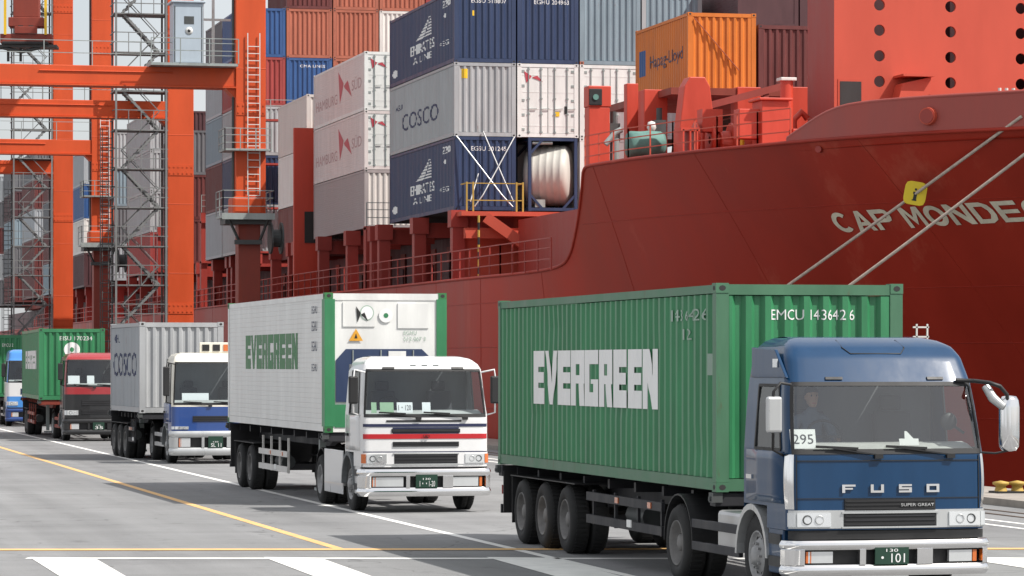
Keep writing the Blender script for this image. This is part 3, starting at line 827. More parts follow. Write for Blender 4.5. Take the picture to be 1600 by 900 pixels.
        for sx in (-1, 1):
            b = MB(); b.tube([(sx * 1.12, .25, zw1 - .05), (sx * 1.34, .12, zw1 + .0), (sx * 1.36, .13, zw1 - .15), (sx * 1.36, .15, zw0 + .05), (sx * 1.2, .28, zw0)], .018, 6)
            b.build('mirror_arm', c.get('armmat', 'black'), root)
            b = MB(); b.box(*sorted((sx * 1.27, sx * 1.45)), .10, .19, zw0 + .22, zw1 - .12); mi = b.build('mirror', 'black', root, .03)
            b = MB(); b.box(*sorted((sx * 1.285, sx * 1.435)), .192, .196, zw0 + .26, zw1 - .16); b.build('mirror_glass', 'mirror', mi)
    # sun visor brackets and roof marks
    for (u, z, w2, h2, mt, nm) in c.get('roof_bits', []):
        b = MB(); slab(b, u - w2, u + w2, z, z + h2, .02, .03); b.build(nm, mt, root, .004)
    # chassis, tanks, axle, wheels
    db = c.get('wb', 3.19) + ax
    b = MB()
    for sx in (-1, 1): b.box(sx * .43 - .04, sx * .43 + .04, .9, db + 1.0, .62, .90)
    for y in (1.8, 2.8, 3.6, db + .9): b.box(-.43, .43, y, y + .08, .66, .86)
    b.box(-1.0, 1.0, ax - .06, ax + .06, .42, .56); b.box(-.95, .95, db - .07, db + .07, .42, .58)
    b.build('chassis_frame', 'chassis', root)
    b = MB(); b.prism([(-.46, db - .45), (.46, db - .45), (.46, db + .2), (.12, db + .5), (-.12, db + .5), (-.46, db + .2)], 'z', 1.0, 1.08); b.box(-.45, .45, db - .2, db + .1, .9, 1.0)
    b.build('fifth_wheel', 'chassis', root)
    for sx in (-1, 1):
        x0_, x1_ = sorted((sx * .62, sx * 1.16))
        b = MB(); b.box(x0_, x1_, 2.05, 2.95, .50, .98); b.build('battery_box' if sx < 0 else 'fuel_tank', c.get('tank', 'alu'), root, .05)
        b = MB()
        for z in (.44, .72): b.box(*sorted((sx * 1.13, sx * 1.19)), 2.0, db - .68, z, z + .11)
        b.build('side_guard', 'alu' if c.get('guard') is None else c['guard'], root, .01)
        b = MB(); n = 14
        A = [(db + .62 * math.cos(math.pi * k / n), .50 + .62 * math.sin(math.pi * k / n)) for k in range(n + 1)]
        Bq = [(db + .60 * math.cos(math.pi * k / n), .50 + .60 * math.sin(math.pi * k / n)) for k in range(n + 1)]
        for k in range(n):
            b.add([(x0_, *A[k]), (x0_, *A[k + 1]), (x0_, *Bq[k + 1]), (x0_, *Bq[k]), (x1_, *A[k]), (x1_, *A[k + 1]), (x1_, *Bq[k + 1]), (x1_, *Bq[k])], [(0, 1, 2, 3), (7, 6, 5, 4), (0, 4, 5, 1), (3, 2, 6, 7)], 0)
        b.build('mudguard', 'black', root)
        if c.get('skirt') and sx < 0:
            b = MB(); b.box(-1.215, -1.19, 2.0, db - .66, .28, 1.12); sk = b.build('side_skirt', c['skirt'], root, .01)
        wheel(root, sx * 1.03, ax, .5, .28, 'rim', sx)
        wheel(root, sx * .90, db, .49, .28, 'rim_dirty' if c.get('dirty') else 'rim', sx, True)
    b = MB()
    b.box(-.7, .7, 1.85, 1.97, 1.0, 1.15); b.tube([(.55, 2.0, .9), (.55, 2.0, 2.2)], .07, 10); b.box(-.5, -.3, 1.85, 2.0, 1.0, 1.5)
    for k in range(3): b.tube([(-.2 + .2 * k, 1.9, 1.3), (-.2 + .2 * k, 2.6, 1.05), (-.1 + .1 * k, 3.3, 1.1)], .02, 6)
    b.build('air_lines', 'chassis', root)
    return root, F

def trailer(label, loc, rz, L, deck, axles, deckmat='chassis', guard='chassis', railmat='chassis', gy=None, wheelrim='rim_dirty'):
    t = thing('semi_trailer', label, 'trailer', loc, rz, 'container trailers behind the trucks')
    b = MB()
    for sx in (-1, 1):
        b.prism([(.1, deck - .16), (.1, deck - .02), (L - .05, deck - .02), (L - .05, deck - .34), (3.2, deck - .34), (2.4, deck - .18)], 'x', sx * .48 - .06, sx * .48 + .06)
    for y in np.linspace(.4, L - .4, 9): b.box(-1.0, 1.0, y - .05, y + .05, deck - .17, deck - .04)
    b.build('main_frame', deckmat, t)
    b = MB()
    for y in (.16, L - .16):
        b = MB(); b.box(-1.22, 1.22, y - .12, y + .12, deck - .18, deck - .012); b.build('bolster', deckmat, t, .01)
    for y in (.09, L - .09):
        for sx in (-1, 1):
            b = MB(); b.box(sx * 1.2 - .07, sx * 1.2 + .07, y - .07, y + .07, deck - .13, deck - .008); b.box(sx * 1.27 - .02, sx * 1.27 + .02, y - .03, y + .03, deck - .11, deck - .06)
            b.build('twist_lock', 'steel_dk', t)
    for a in axles:
        b = MB(); b.box(-.92, .92, a - .06, a + .06, .42, .56); b.bar((-.6, a - .5, .72), (-.6, a + .5, .72), .09, .05); b.bar((.6, a - .5, .72), (.6, a + .5, .72), .09, .05); b.build('axle', 'chassis', t)
        for sx in (-1, 1): wheel(t, sx * .90, a, .5, .28, wheelrim, sx, True)
    g0, g1 = gy or (3.6, axles[0] - .75)
    for sx in (-1, 1):
        b = MB()
        for z in (.52, .84): b.box(*sorted((sx * 1.15, sx * 1.20)), g0, g1, z, z + .12)
        for y in np.linspace(g0 + .2, g1 - .2, 4): b.box(*sorted((sx * 1.11, sx * 1.15)), y - .03, y + .03, .5, deck - .2)
        b.build('side_guard', guard, t)
        b = MB(); b.box(sx * .72 - .06, sx * .72 + .06, 2.9, 3.04, .28, deck - .2); b.box(sx * .72 - .14, sx * .72 + .14, 2.85, 3.1, .20, .26); b.build('landing_leg', 'steel', t)
        b = MB(); b.box(*sorted((sx * .55, sx * 1.2)), axles[0] - .66, axles[-1] + .66, 1.035, 1.05); b.box(*sorted((sx * .6, sx * 1.18)), axles[-1] + .62, axles[-1] + .64, .3, 1.04); b.build('mudguard', 'black', t)
        b = MB(); b.box(*sorted((sx * .7, sx * 1.15)), L + .02, L + .06, .72, .86); b.build('tail_lamp', 'red_lens', t)
    b = MB(); b.box(-.35, .35, g0 + .4, g0 + 1.2, .5, .86); b.build('tool_box', 'steel_dk', t)
    b = MB(); b.tube([(-.9, g0 + 1.5, .7), (-.9, g0 + 2.4, .7)], .15, 10); b.build('air_tank', 'steel_dk', t)
    for y in (g0 + .5, (g0 + g1) / 2 + .2):
        b = MB(); b.box(-1.215, -1.2, y, y + .16, .86, .94); b.build('side_reflector', 'amber', t)
    b = MB(); b.box(-1.215, -1.2, (g0 + g1) / 2 - .5, (g0 + g1) / 2 - .28, .56, .66); b.build('small_sign', 'paper', t)
    b = MB(); b.box(-1.18, 1.18, L - .06, L, .42, .56); b.box(-.6, -.5, L - .1, L - .03, .5, deck - .1); b.box(.5, .6, L - .1, L - .03, .5, deck - .1); b.build('rear_bumper', 'chassis', t)
    b = MB(); b.box(-1.2, 1.2, L - .32, L - .28, .45, deck - .1); b.build('rear_shade_sheet', 'black', t)  # black sheet added for the shade under the trailer's rear end
    return t

# ================================================================== SETTING
QE = 26.6
b = MB(); b.add([(-400, -60, 0), (QE - 2.2, -60, 0), (QE - 2.2, 900, 0), (-400, 900, 0)], [(0, 1, 2, 3)])
tag(b.build('road', 'asphalt'), 'grey asphalt of the container terminal road under the trucks', kind='structure')
b = MB(); b.box(QE - 2.2, QE, -60, 900, -6, .14); tag(b.build('quay_edge', 'concrete'), 'raised concrete strip along the edge of the quay', kind='structure')
b = MB(); b.add([(QE - 1, -900, -2.4), (3000, -900, -2.4), (3000, 4000, -2.4), (QE - 1, 4000, -2.4)], [(0, 1, 2, 3)])
tag(b.build('water', 'water'), 'dark harbour water beyond the quay edge', kind='structure')
for x in (22.9, 23.5):
    b = MB(); b.box(x - .05, x + .05, -60, 700, 0, .012); tag(b.build('crane_rail', 'rail_steel'), 'rusty crane rail set in the quay', kind='structure')

def line(pts, w, mat, z, name='road_marking', label=''):
    """strip along pts with width w"""
    rows = []
    n = 40
    p, q = Vector(pts[0]), Vector(pts[1]); d = (q - p).normalized(); a = Vector((-d.y, d.x)) * w / 2
    for i in range(n + 1):
        c = p.lerp(q, i / n); rows.append([(c.x + a.x, c.y + a.y, z), (c.x - a.x, c.y - a.y, z)])
    b = MB(); b.grid(rows, 0, False); return tag(b.build(name, mat), label, kind='structure')
line(((11.55, 6), (11.55, 300)), .16, 'line_white', .004, label='solid white line along the near side of the truck lane')
line(((9.0, 50.0), (9.0, 300)), .17, 'line_orange', .004, label='orange line running along the road left of the trucks')
line(((-12, 54.6), (25, 46.7)), .45, 'line_orange', .008, label='orange line crossing the road in front of the trucks')
line(((4.2, 48.9), (25, 43.9)), .30, 'line_white', .004, label='white edge line along the hatched stripes')
for x in (21.35, 22.0): line(((x, 6), (x, 300)), .14, 'line_white', .004, label='thin white line along the quay side of the road')
def quadmark(p, label):
    b = MB(); b.add([(x, y, .0065) for x, y in p], [(0, 1, 2, 3)]); return tag(b.build('road_marking', 'line_white'), label, kind='structure')
def Zg(px, py, F=5305., S=math.sin(R(13.05)), C=math.cos(R(13.05))):
    cy = F * 2.77 / (py - 570); cx = (px - 800) / F * cy; return (cx * C + cy * S, -cx * S + cy * C)
def hatch(xa, xb, sh, label):
    p = [Zg(xa, 871), Zg(xb, 872)]
    d = Vector(Zg(xa + sh, 900)) - Vector(Zg(xa, 871)); d = d * 2.2
    e = Vector(Zg(xb + sh + 2, 900)) - Vector(Zg(xb, 872)); e = e * 2.2
    quadmark([p[0], p[1], (p[1][0] + e.x, p[1][1] + e.y), (p[0][0] + d.x, p[0][1] + d.y)], label)
for xa, xb, sh, lb in ((46, 147, 46, 'leftmost white diagonal stripe on the road'), (412, 500, 76, 'white diagonal stripe in the middle of the hatching'), (760, 862, 104, 'white diagonal stripe under the blue truck'), (1490, 1600, 190, 'white diagonal stripe right of the blue truck')):
    hatch(xa, xb, sh, lb)

# ================================================================== THE SHIP
XC = 43.1
yk = [80, 81, 82.5, 84.5, 87, 89.3, 92, 95.7, 99.6, 103, 107.3, 112, 130, 160, 400]
hk = [0.3, 3.0, 4.9, 6.8, 8.9, 10.8, 12.3, 13.75, 14.9, 15.6, 16.0, 16.2, 16.5, 16.9, 16.9]
def pchip(xs, ys):
    xs = np.array(xs, float); ys = np.array(ys, float); h = np.diff(xs); dl = np.diff(ys) / h
    m = np.zeros(len(xs)); m[0] = dl[0]; m[-1] = dl[-1]
    for i in range(1, len(xs) - 1):
        if dl[i - 1] * dl[i] > 0:
            w1 = 2 * h[i] + h[i - 1]; w2 = h[i] + 2 * h[i - 1]; m[i] = (w1 + w2) / (w1 / dl[i - 1] + w2 / dl[i])
    def f(x):
        x = min(max(x, xs[0]), xs[-1]); i = min(int(np.searchsorted(xs, x, 'right')) - 1, len(xs) - 2); t = (x - xs[i]) / h[i]
        return float((2 * t**3 - 3 * t**2 + 1) * ys[i] + (t**3 - 2 * t**2 + t) * h[i] * m[i] + (-2 * t**3 + 3 * t**2) * ys[i + 1] + (t**3 - t**2) * h[i] * m[i + 1])
    return f
hbD = pchip(yk, hk)
def hbW(y):
    if y >= 124: return hbD(y)
    return min(hbD(y), 16.45 * (1 - ((124 - y) / 38) ** 2))
ZK = 9.2
def hb(y, z):
    t = min(1, max(0, (z + 2) / (ZK + 2)))
    a, d = hbW(y), hbD(y)
    return max(.05, a + (d - a) * t ** 1.3)
ztop = pchip([80, 106.3, 106.8, 107.5, 108.4, 109.3, 110.1, 110.8, 111.8, 113.5, 117, 400], [9.2, 9.2, 9.12, 8.6, 7.85, 7.1, 6.5, 6.2, 6.06, 5.99, 5.95, 6.0])
ship = thing('container_ship', 'red container ship moored along the quay behind the trucks', 'ship', (XC, 110, 0))
ship_off = Vector((-XC, -110, 0))
def sh(b, name, mats, bevel=0, parent=None):
    o = b.build(name, mats, parent or ship, bevel)
    for v in o.data.vertices: v.co += ship_off
    return o
ST = sorted(set([80 + .5 * i for i in range(40)] + [100 + i for i in range(8)] + [106.5 + .25 * i for i in range(26)] + [113 + 2 * i for i in range(14)] + [142 + 8 * i for i in range(30)]))
NZ = 16
b = MB()
for s in (-1, 1):
    b.grid([[(XC + s * hb(y, -3 + (ztop(y) + 3) * k / NZ), y, -3 + (ztop(y) + 3) * k / NZ) for k in range(NZ + 1)] for y in ST])
b.grid([[(XC + s * hb(y, ztop(y)), y, ztop(y) - .25 if y < 107 else ztop(y) - .05) for s in (-.985, .985)] for y in ST], 1, False)
yl = ST[-1]
b.grid([[(XC + s * hb(yl, z), yl, z) for s in (-1, 1)] for z in (-3, 0, 3, 5.95)], 0, False)
sh(b, 'hull', ['hull', 'ship_red'])
# gunwale bar along the edge
b = MB(); b.tube([(XC - hb(y, ztop(y)), y, ztop(y)) for y in ST], .06, 6); sh(b, 'gunwale', 'hull')
# hull weld strakes
for zz in (1.2, 3.4, 5.0, 7.4):
    b = MB(); b.tube([(XC - hb(y, zz) - .002, y, zz) for y in ST if ztop(y) > zz + .2], .012, 4, cap=False); sh(b, 'plate_seam', 'hull')
for yy in np.arange(84, 300, 7.3):
    b = MB(); zt_ = ztop(yy); b.tube([(XC - hb(yy, -2 + (zt_ + 2) * k / 12) - .002, yy, -2 + (zt_ + 2) * k / 12) for k in range(13)], .006, 4, cap=False); sh(b, 'plate_seam', 'hull')
# bulwark round the bow
bw = pchip([80, 90.5, 91.6, 92.4, 93.3, 94.2], [1.0, .95, .9, .75, .4, .02])
BS = [80 + .4 * i for i in range(36)]
b = MB()
for s in (-1, 1):
    for off in (0, .12): b.grid([[(XC + s * (hb(y, ZK) - off + .02), y, ZK + .02 + bw(y) * k / 3) for k in range(4)] for y in BS])
    b.tube([(XC + s * (hb(y, ZK) - .04), y, ZK + .02 + bw(y)) for y in BS], .07, 6)
sh(b, 'bulwark', 'bulwark')
def hp(y, z, off=0):
    x = XC - hb(y, z); x2 = XC - hb(y - .3, z); n = Vector((-.3, -(x2 - x), 0)).normalized()
    return Vector((x + n.x * off, y + n.y * off, z))
b = MB(); c_ = hp(89.0, ZK + .45, .1)
b.tube([c_ + Vector((.28, .28, 0)), c_ + Vector((-.05, -.05, 0))], [.30, .24], 16); b.tube([c_ + Vector((-.04, -.04, 0)), c_ + Vector((-.07, -.07, 0))], .2, 16, 1)
sh(b, 'hawse_fairlead', ['ship_bright', 'ship_red'])
for yy in (92.9, 86.0):
    b = MB(); c_ = hp(yy, ZK - .25, .03); b.tube([c_ + Vector((.1, .1, 0)), c_ + Vector((-.06, -.06, 0))], .10, 10); sh(b, 'drain_pipe', 'ship_red')
# ship's name on the flare
y_at = []
def name_pt(s, z, ys=94.45):
    # walk along the hull from ys towards the bow at z = 6.7
    y = ys; d = 0
    while d < s and y > 80.2:
        a = hp(y, 6.7); y2 = y - .006; d += (hp(y2, 6.7) - a).length; y = y2
    return hp(y, z, .035)
NAME = 'cap mondego'
geo = block_geo(NAME, .13)
_cache = {}
def namefn(u, v):
    k = round(u, 4)
    if k not in _cache: _cache[k] = name_pt(8.7 * u, 6.7).y
    return hp(_cache[k], 6.62 + .16 * u + .57 * v, .03)
o = lettering(geo, namefn, 'letter_hull', ship, [i / 40 for i in range(1, 40)])
for v in o.data.vertices: v.co += ship_off

def rail(b, pts, h=1.05, r=.022, step=1.5, levels=(0.36, .7, 1.0), m=0):
    pts = [Vector(p) for p in pts]
    for p, q in zip(pts, pts[1:]):
        L = (q - p).length; n = max(1, round(L / step))
        for i in range(n + 1):
            c = p.lerp(q, i / n); b.bar(c, c + Vector((0, 0, h)), r * 2, m=m)
        for l in levels: b.bar(p + Vector((0, 0, h * l)), q + Vector((0, 0, h * l)), r * 1.6, m=m)
# deck-edge railing, forecastle railing
b = MB(); rail(b, [(XC - hbD(y) + .15, y, 5.95) for y in (111, 118, 126, 134, 142, 150, 160, 172, 186, 200, 230, 260, 300)], 1.1, .025, 1.6); sh(b, 'deck_railing', 'ship_red')
b = MB(); rail(b, [(XC - hb(y, ZK) + .12, y, 9.15) for y in (107, 103, 100, 97.5, 95.5, 94)], 1.05, .02, 1.4); sh(b, 'forecastle_railing', 'ship_bright')
# hatch coaming and stanchions under the outboard containers
b = MB(); b.box(XC - 13.6, XC + 13.6, 111.5, 126.2, 5.9, 8.3); sh(b, 'hatch_coaming', 'ship_red')
b = MB(); b.box(XC - 12.4, XC + 12.4, 128.4, 380, 5.9, 8.3); sh(b, 'hatch_coaming', 'maroon_dk')  # dark maroon: shade between the stanchions put into the coaming's colour
b = MB(); b.box(XC - 13.2, XC + 13.2, 129.0, 350, 8.3, 8.62); sh(b, 'hatch_cover', 'oxide')  # dark cover colour carries the same shade under the stacks
for y in sorted(list(np.arange(127.5, 300, 6.9)) + [142.9, 163.6, 184.3]):
    b = MB(); x = XC - hbD(y) + .75
    b.box(x - .22, x + .26, y - .24, y + .24, 5.95, 8.05); b.box(x - .30, x + .36, y - .32, y + .32, 8.05, 8.70); b.box(x + .26, x + 2.2, y - .1, y + .1, 7.9, 8.5)
    sh(b, 'container_stanchion', 'ship_red')
for y in np.arange(130.5, 190, 3.45):
    b = MB(); x = XC - 12.4
    b.box(x - .06, x, y - .5, y + .5, 6.0, 7.9); b.box(x - .12, x - .06, y - .3, y + .2, 6.4, 7.2, 1); sh(b, 'coaming_locker', ['oxide', 'maroon_dk'])
# forward break bulkhead with brace and ladder, seen under the first stack
b = MB(); b.box(27.6, 58, 127.5, 127.8, 5.9, 8.6); b.box(27.3, 34.5, 126.3, 127.7, 8.45, 8.62); sh(b, 'lashing_platform', 'ship_bright')
b = MB(); b.bar((28.3, 126.6, 8.4), (31.8, 126.0, 5.9), .7, .4); b.box(27.5, 31.2, 126.55, 126.85, 7.6, 8.0); sh(b, 'bulkhead_brace', 'ship_bright')
b = MB()
for k in range(9): b.tube([(27.95, 126.2, 5.95 + .28 * k), (27.95, 126.2, 6.22 + .28 * k)], .045, 6, k % 2)
sh(b, 'striped_pole', ['yellow_worn', 'black'])
b = MB()
for x in (27.55, 27.8, 29.5, 29.75):
    b.bar((x, 126.5, 8.62), (x, 126.5, 9.75), .06)
for z in (9.05, 9.7): b.bar((27.55, 126.5, z), (29.75, 126.5, z), .035)
b.bar((27.55, 127.5, 9.7), (27.55, 126.5, 9.7), .05); b.bar((29.75, 127.5, 9.7), (29.75, 126.5, 9.7), .05)
sh(b, 'platform_railing', 'yellow_worn')
# lashing bridges between the bays
for (y, x0, zt) in ((144.2, 26.9, 8.75), (175.9, 26.5, 15.6), (194, 26.6, 11.5), (214, 26.6, 11.5)):
    b = MB()
    for k in range(9): b.box(x0 + 2.5 * k, x0 + 2.5 * k + .35, y - .3, y + .3, 5.9, zt)
    for z in np.arange(8.7, zt + .1, 2.3): b.box(x0, x0 + 21, y - .45, y + .45, z - .1, z)
    sh(b, 'lashing_bridge', 'ship_red')
    b = MB(); rail(b, [(x0, y - .45, zt), (x0 + 21, y - .45, zt)], 1.0, .02, 1.25); sh(b, 'platform_railing', 'steel')
b = MB(); b.box(26.5, 27.7, 160.45, 160.75, 5.9, 14.1); b.box(27.0, 27.6, 160.40, 160.45, 8.6, 10.1, 1); sh(b, 'bridge_panel', ['gear', 'hole'])
# forecastle gear: deck house posts, winches, vents
def FP(px, py, cyd):
    S, C = math.sin(R(13.05)), math.cos(R(13.05)); cx = (px - 800) / 5305 * cyd
    return (cx * C + cyd * S, -cx * S + cyd * C, 2.77 + (570 - py) * cyd / 5305)
x, y, _ = FP(933, 200, 112.6)
b = MB(); b.box(x - .36, x + .36, y - .3, y + .3, 8.9, 11.3); b.box(x - .38, x + .40, y - .32, y + .32, 11.3, 12.0); sh(b, 'vent_post', 'gear', .03)
b = MB(); b.box(x - .36, x + .08, y - .36, y - .32, 11.35, 11.9); b.tube([(x - .14, y - .36, 11.62), (x - .14, y - .39, 11.62)], .1, 10, 1); sh(b, 'floodlight', ['black', 'teal_tarp'], .02)
x, y, _ = FP(986, 200, 114); b = MB(); b.box(x - .2, x + .2, y - .2, y + .2, 8.9, 12.2); sh(b, 'vent_post', 'gear', .02)
x, y, _ = FP(962, 200, 111.5); b = MB(); b.tube([(x, y, 8.9), (x, y, 10.2)], .12, 10); b.tube([(x - .35, y, 10.0), (x, y, 10.4), (x + .2, y, 10.5)], .1, 8); sh(b, 'vent_pipe', 'steel')
for px_, z in ((1018, 10.45),):
    x, y, _ = FP(px_, 200, 110); b = MB(); b.tube([(x, y, 8.9), (x, y, z)], .06, 8); b.lathe([(0, .22), (.12, .18), (.16, 0), (.1, -.1)], 'z', (x, y, z), 10); sh(b, 'vent_pipe', 'white_old')
# container pedestal
x, y, _ = FP(1085, 200, 108)
b = MB(); b.prism([(-.75, 8.9), (.75, 8.9), (.42, 11.6), (.25, 11.9), (-.25, 11.9), (-.42, 11.6)], 'y', -.35, .35); b.T = None
for i, v in enumerate(b.v): b.v[i] = (v[0] + x, v[1] + y, v[2])
sh(b, 'container_pedestal', 'gear', .03)
for px_, d, z in ((1020, 113, 11.9), (1165, 112, 11.9), (1250, 112, 11.9)):
    x, y, _ = FP(px_, 200, d); b = MB(); b.box(x - .4, x + .4, y - .4, y + .4, 8.9, z); sh(b, 'container_pedestal', 'gear', .02)
b = MB(); x, y, _ = FP(1000, 200, 116); b.box(x - .3, x + 9.5, y - 5, y + 3, 11.62, 11.85); sh(b, 'support_deck', 'oxide')
# windlass
x, y, _ = FP(1120, 230, 105.6)
b = MB(); b.box(x - .55, x + .1, y - .3, y + .3, 10.0, 10.7); b.box(x - .9, x + .9, y - .4, y + .4, 8.9, 9.2)
for dx in (-.7, -.2, .45): b.lathe([(.12, -.03), (.55, -.03), (.55, .03), (.12, .03)], 'x', (x + dx, y, 9.75), 18)
b.lathe([(.3, -.2), (.3, .4)], 'x', (x + .0, y, 9.75), 14); b.lathe([(0, 0), (.3, 0), (.22, .15), (.3, .35), (0, .35)], 'x', (x + .7, y, 9.6), 14)
sh(b, 'mooring_winch', 'gear')
x, y, _ = FP(1205, 210, 103)
b = MB(); b.box(x - .45, x + .4, y - .5, y + .5, 8.9, 10.75); b.box(x - .55, x + .5, y - .6, y + .6, 10.75, 10.83); b.box(x - 1.1, x - .45, y - .3, y + .3, 9.6, 10.5); b.tube([(x + .55, y + .2, 9), (x + .55, y + .2, 11.4)], .2, 12); b.box(x + .3, x + .8, y - .05, y + .45, 11.4, 11.5, 1)
b.box(x + .5, x + 1.0, y - .6, y - .2, 8.9, 9.9)
sh(b, 'winch_house', ['gear', 'white_old'], .02)
x, y, _ = FP(1160, 210, 104); b = MB(); b.tube([(x, y, 8.9), (x, y, 10.2)], .07, 8); b.lathe([(0, .3), (.15, .22), (.15, .0)], 'z', (x, y, 10.1), 10); sh(b, 'vent_pipe', 'yellow')
for px_, d, kind in ((1075, 104.5, 0), (1140, 105.5, 1), (1098, 106.5, 2), (1175, 106, 3), (1240, 104.5, 2), (1150, 109, 4), (1030, 111.5, 5), (958, 113, 5)):
    x, y, _ = FP(px_, 230, d); b = MB()
    if kind == 0:
        for k in range(3): b.box(x - .25 + .22 * k, x - .2 + .22 * k, y - .3, y + .3, 8.9, 10.0)
        b.box(x - .3, x + .3, y - .3, y + .3, 9.95, 10.05); nm = 'roller_fairlead'
    elif kind == 1: b.lathe([(.1, -.35), (.42, -.35), (.42, -.3), (.2, -.28), (.2, .28), (.42, .3), (.42, .35), (.1, .35)], 'x', (x, y, 9.6), 16, 0, False); b.box(x - .5, x + .5, y - .2, y + .2, 8.9, 9.3); nm = 'rope_drum'
    elif kind == 2: b.tube([(x, y, 8.9), (x, y, 10.3), (x + .25, y, 10.55), (x + .45, y, 10.35)], .11, 8); nm = 'gooseneck_vent'
    elif kind == 3: b.box(x - .3, x + .35, y - .3, y + .3, 8.9, 10.4); b.box(x - .36, x + .41, y - .36, y + .36, 10.4, 10.48); nm = 'deck_locker'
    elif kind == 4: b.bar((x - 1.2, y, 11.0), (x + 1.6, y, 11.75), .22); b.bar((x - 1.2, y, 9.0), (x - 1.2, y, 11.0), .16); b.bar((x + 1.0, y, 9.0), (x + 1.0, y, 11.5), .16); nm = 'support_brace'
    else: b.tube([(x, y, 8.9), (x, y, 11.2)], .1, 8); b.box(x - .2, x + .2, y - .15, y + .15, 10.2, 10.8); nm = 'deck_pipe'
    sh(b, nm, {0: 'gear', 1: 'gear', 2: 'gear', 3: 'gear', 4: 'bulwark', 5: 'steel_dk'}[kind])
# tarpaulin covered drum (lies on the ship, part of its gear)
x, y, _ = FP(1008, 230, 109.3); b = MB()
b.lathe([(0, -.62), (.36, -.6), (.44, -.5), (.43, -.2), (.46, .1), (.44, .5), (.36, .62), (0, .63)], 'x', (x, y, 9.85), 18); sh(b, 'covered_rope_drum', 'teal_tarp')
# breakwater wall with round openings
def breakwater():
    x0, yf, th = 32.8, 98.2, 2.6
    S0 = thing('dummy', '', '') if False else None
    z0, z1, x1 = 8.9, 15.6, 52.0
    bm = bmesh.new()
    cols = [34.25 + 2.29 * k for k in range(7)]
    rows = [10.62, 11.40, 12.18, 12.96, 13.73, 14.5]
    # front plate as a grid of cells, each hole an octagon-ish ring
    b = MB(); n = 16; rr = .175
    xs = [x0] + [c + d for c in cols for d in (-.36, .36)] + [x1]
    zsr = [z0] + [c + d for c in rows for d in (-.36, .36)] + [z1]
    for i in range(len(xs) - 1):
        for j in range(len(zsr) - 1):
            xa, xb, za, zb = xs[i], xs[i + 1], zsr[j], zsr[j + 1]
            if i == 0 and za < 10.6 and False: continue
            if i % 2 == 1 and j % 2 == 1:
                cx, cz = (xa + xb) / 2, (za + zb) / 2; hw, hh = (xb - xa) / 2, (zb - za) / 2
                inner = []; outer = []
                for k in range(n):
                    t = 2 * math.pi * k / n; c, s = math.cos(t), math.sin(t); q = 1 / max(abs(c), abs(s))
                    inner.append((cx + rr * c, yf, cz + rr * s)); outer.append((cx + hw * q * c, yf, cz + hh * q * s))
                back = [(p[0], yf + .10, p[2]) for p in inner]
                b.add(outer + inner + back, [(k, (k + 1) % n, n + (k + 1) % n, n + k) for k in range(n)] + [(n + k, n + (k + 1) % n, 2 * n + (k + 1) % n, 2 * n + k) for k in range(n)])
            else: b.add([(xa, yf, za), (xb, yf, za), (xb, yf, zb), (xa, yf, zb)], [(0, 1, 2, 3)])
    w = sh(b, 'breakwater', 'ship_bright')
    b = MB(); b.box(x0, x0 + .12, yf + .001, yf + th, z0, z1); 
    for k in range(6): b.box(x0 + 2.7 + 2.6 * k, x0 + 2.82 + 2.6 * k, yf + .12, yf + th * .8, z0, z1)
    b.bar((x0 + .3, yf + .2, z1 - .1), (x1, yf + .2, z1 - .1), .2)
    sh(b, 'stiffener', 'ship_red', 0, w)
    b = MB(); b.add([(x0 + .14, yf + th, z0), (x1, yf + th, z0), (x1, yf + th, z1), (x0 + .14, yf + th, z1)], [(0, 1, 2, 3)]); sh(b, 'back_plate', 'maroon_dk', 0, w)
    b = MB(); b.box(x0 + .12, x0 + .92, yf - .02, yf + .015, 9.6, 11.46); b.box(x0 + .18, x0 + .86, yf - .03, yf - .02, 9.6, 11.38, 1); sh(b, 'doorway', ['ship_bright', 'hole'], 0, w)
    b = MB(); b.prism([(34.75, 11.3), (35.65, 11.5), (35.65, 11.0), (35.4, 10.7), (34.2, 10.3), (33.9, 10.0), (34.4, 10.0)], 'y', yf - .7, yf - .02); b.box(34.7, 35.7, yf - .9, yf, 11.5, 11.57); sh(b, 'bracket', 'ship_bright', 0, w)
breakwater()
b = MB(); x, y, _ = FP(1570, 150, 93)
for dx in (-.15, .05, .25): b.tube([(x + dx, y, 9.5), (x + dx, y, 10.35)], .05, 6)
b.box(x - .25, x + .35, y - .1, y + .1, 9.5, 10.0); sh(b, 'bollard_pair', 'white_old')

# ------------------------------------------------------------------ containers on the ship
GRP = 'containers stacked on the red ship'
TIER = ['bottom', 'second', 'third', 'fourth', 'fifth', 'top']
ZB = 8.74
def at_bay(x0, y0, col, z): return (x0 + 2.5 * col + W / 2, y0, z)
H9, H8 = 2.896, 2.591
X1, Y1, L1 = 27.42, 128.15, 13.1
hs = 2.86
def top_white(t, H, w='EGSU 301245'):
    end_print(t, text_geo(w), 'letter_white', -.55, .85, H - .55, H - .38)
def sail_side(t, L, H):
    side_print(t, sail_geo(), 'letter_white', L * .62, L * .34, H * .52, H * .80, L)
    side_print(t, text_geo('EMIRATES'), 'letter_white', L * .66, L * .30, H * .33, H * .47, L)
    side_print(t, text_geo('A LINE'), 'letter_white', L * .62, L * .34, H * .20, H * .29, L)
    side_print(t, text_geo('2201'), 'letter_white', L * .18, L * .04, H * .80, H * .90, L)
    side_print(t, disc_geo(), 'letter_white', L * .16, L * .12, H * .66, H * .72, L)
    side_print(t, text_geo('45G1'), 'letter_white', L * .22, L * .06, H * .28, H * .35, L)
    side_print(t, disc_geo(8), 'letter_white', L * .96, L * .87, H * .12, H * .24, L)
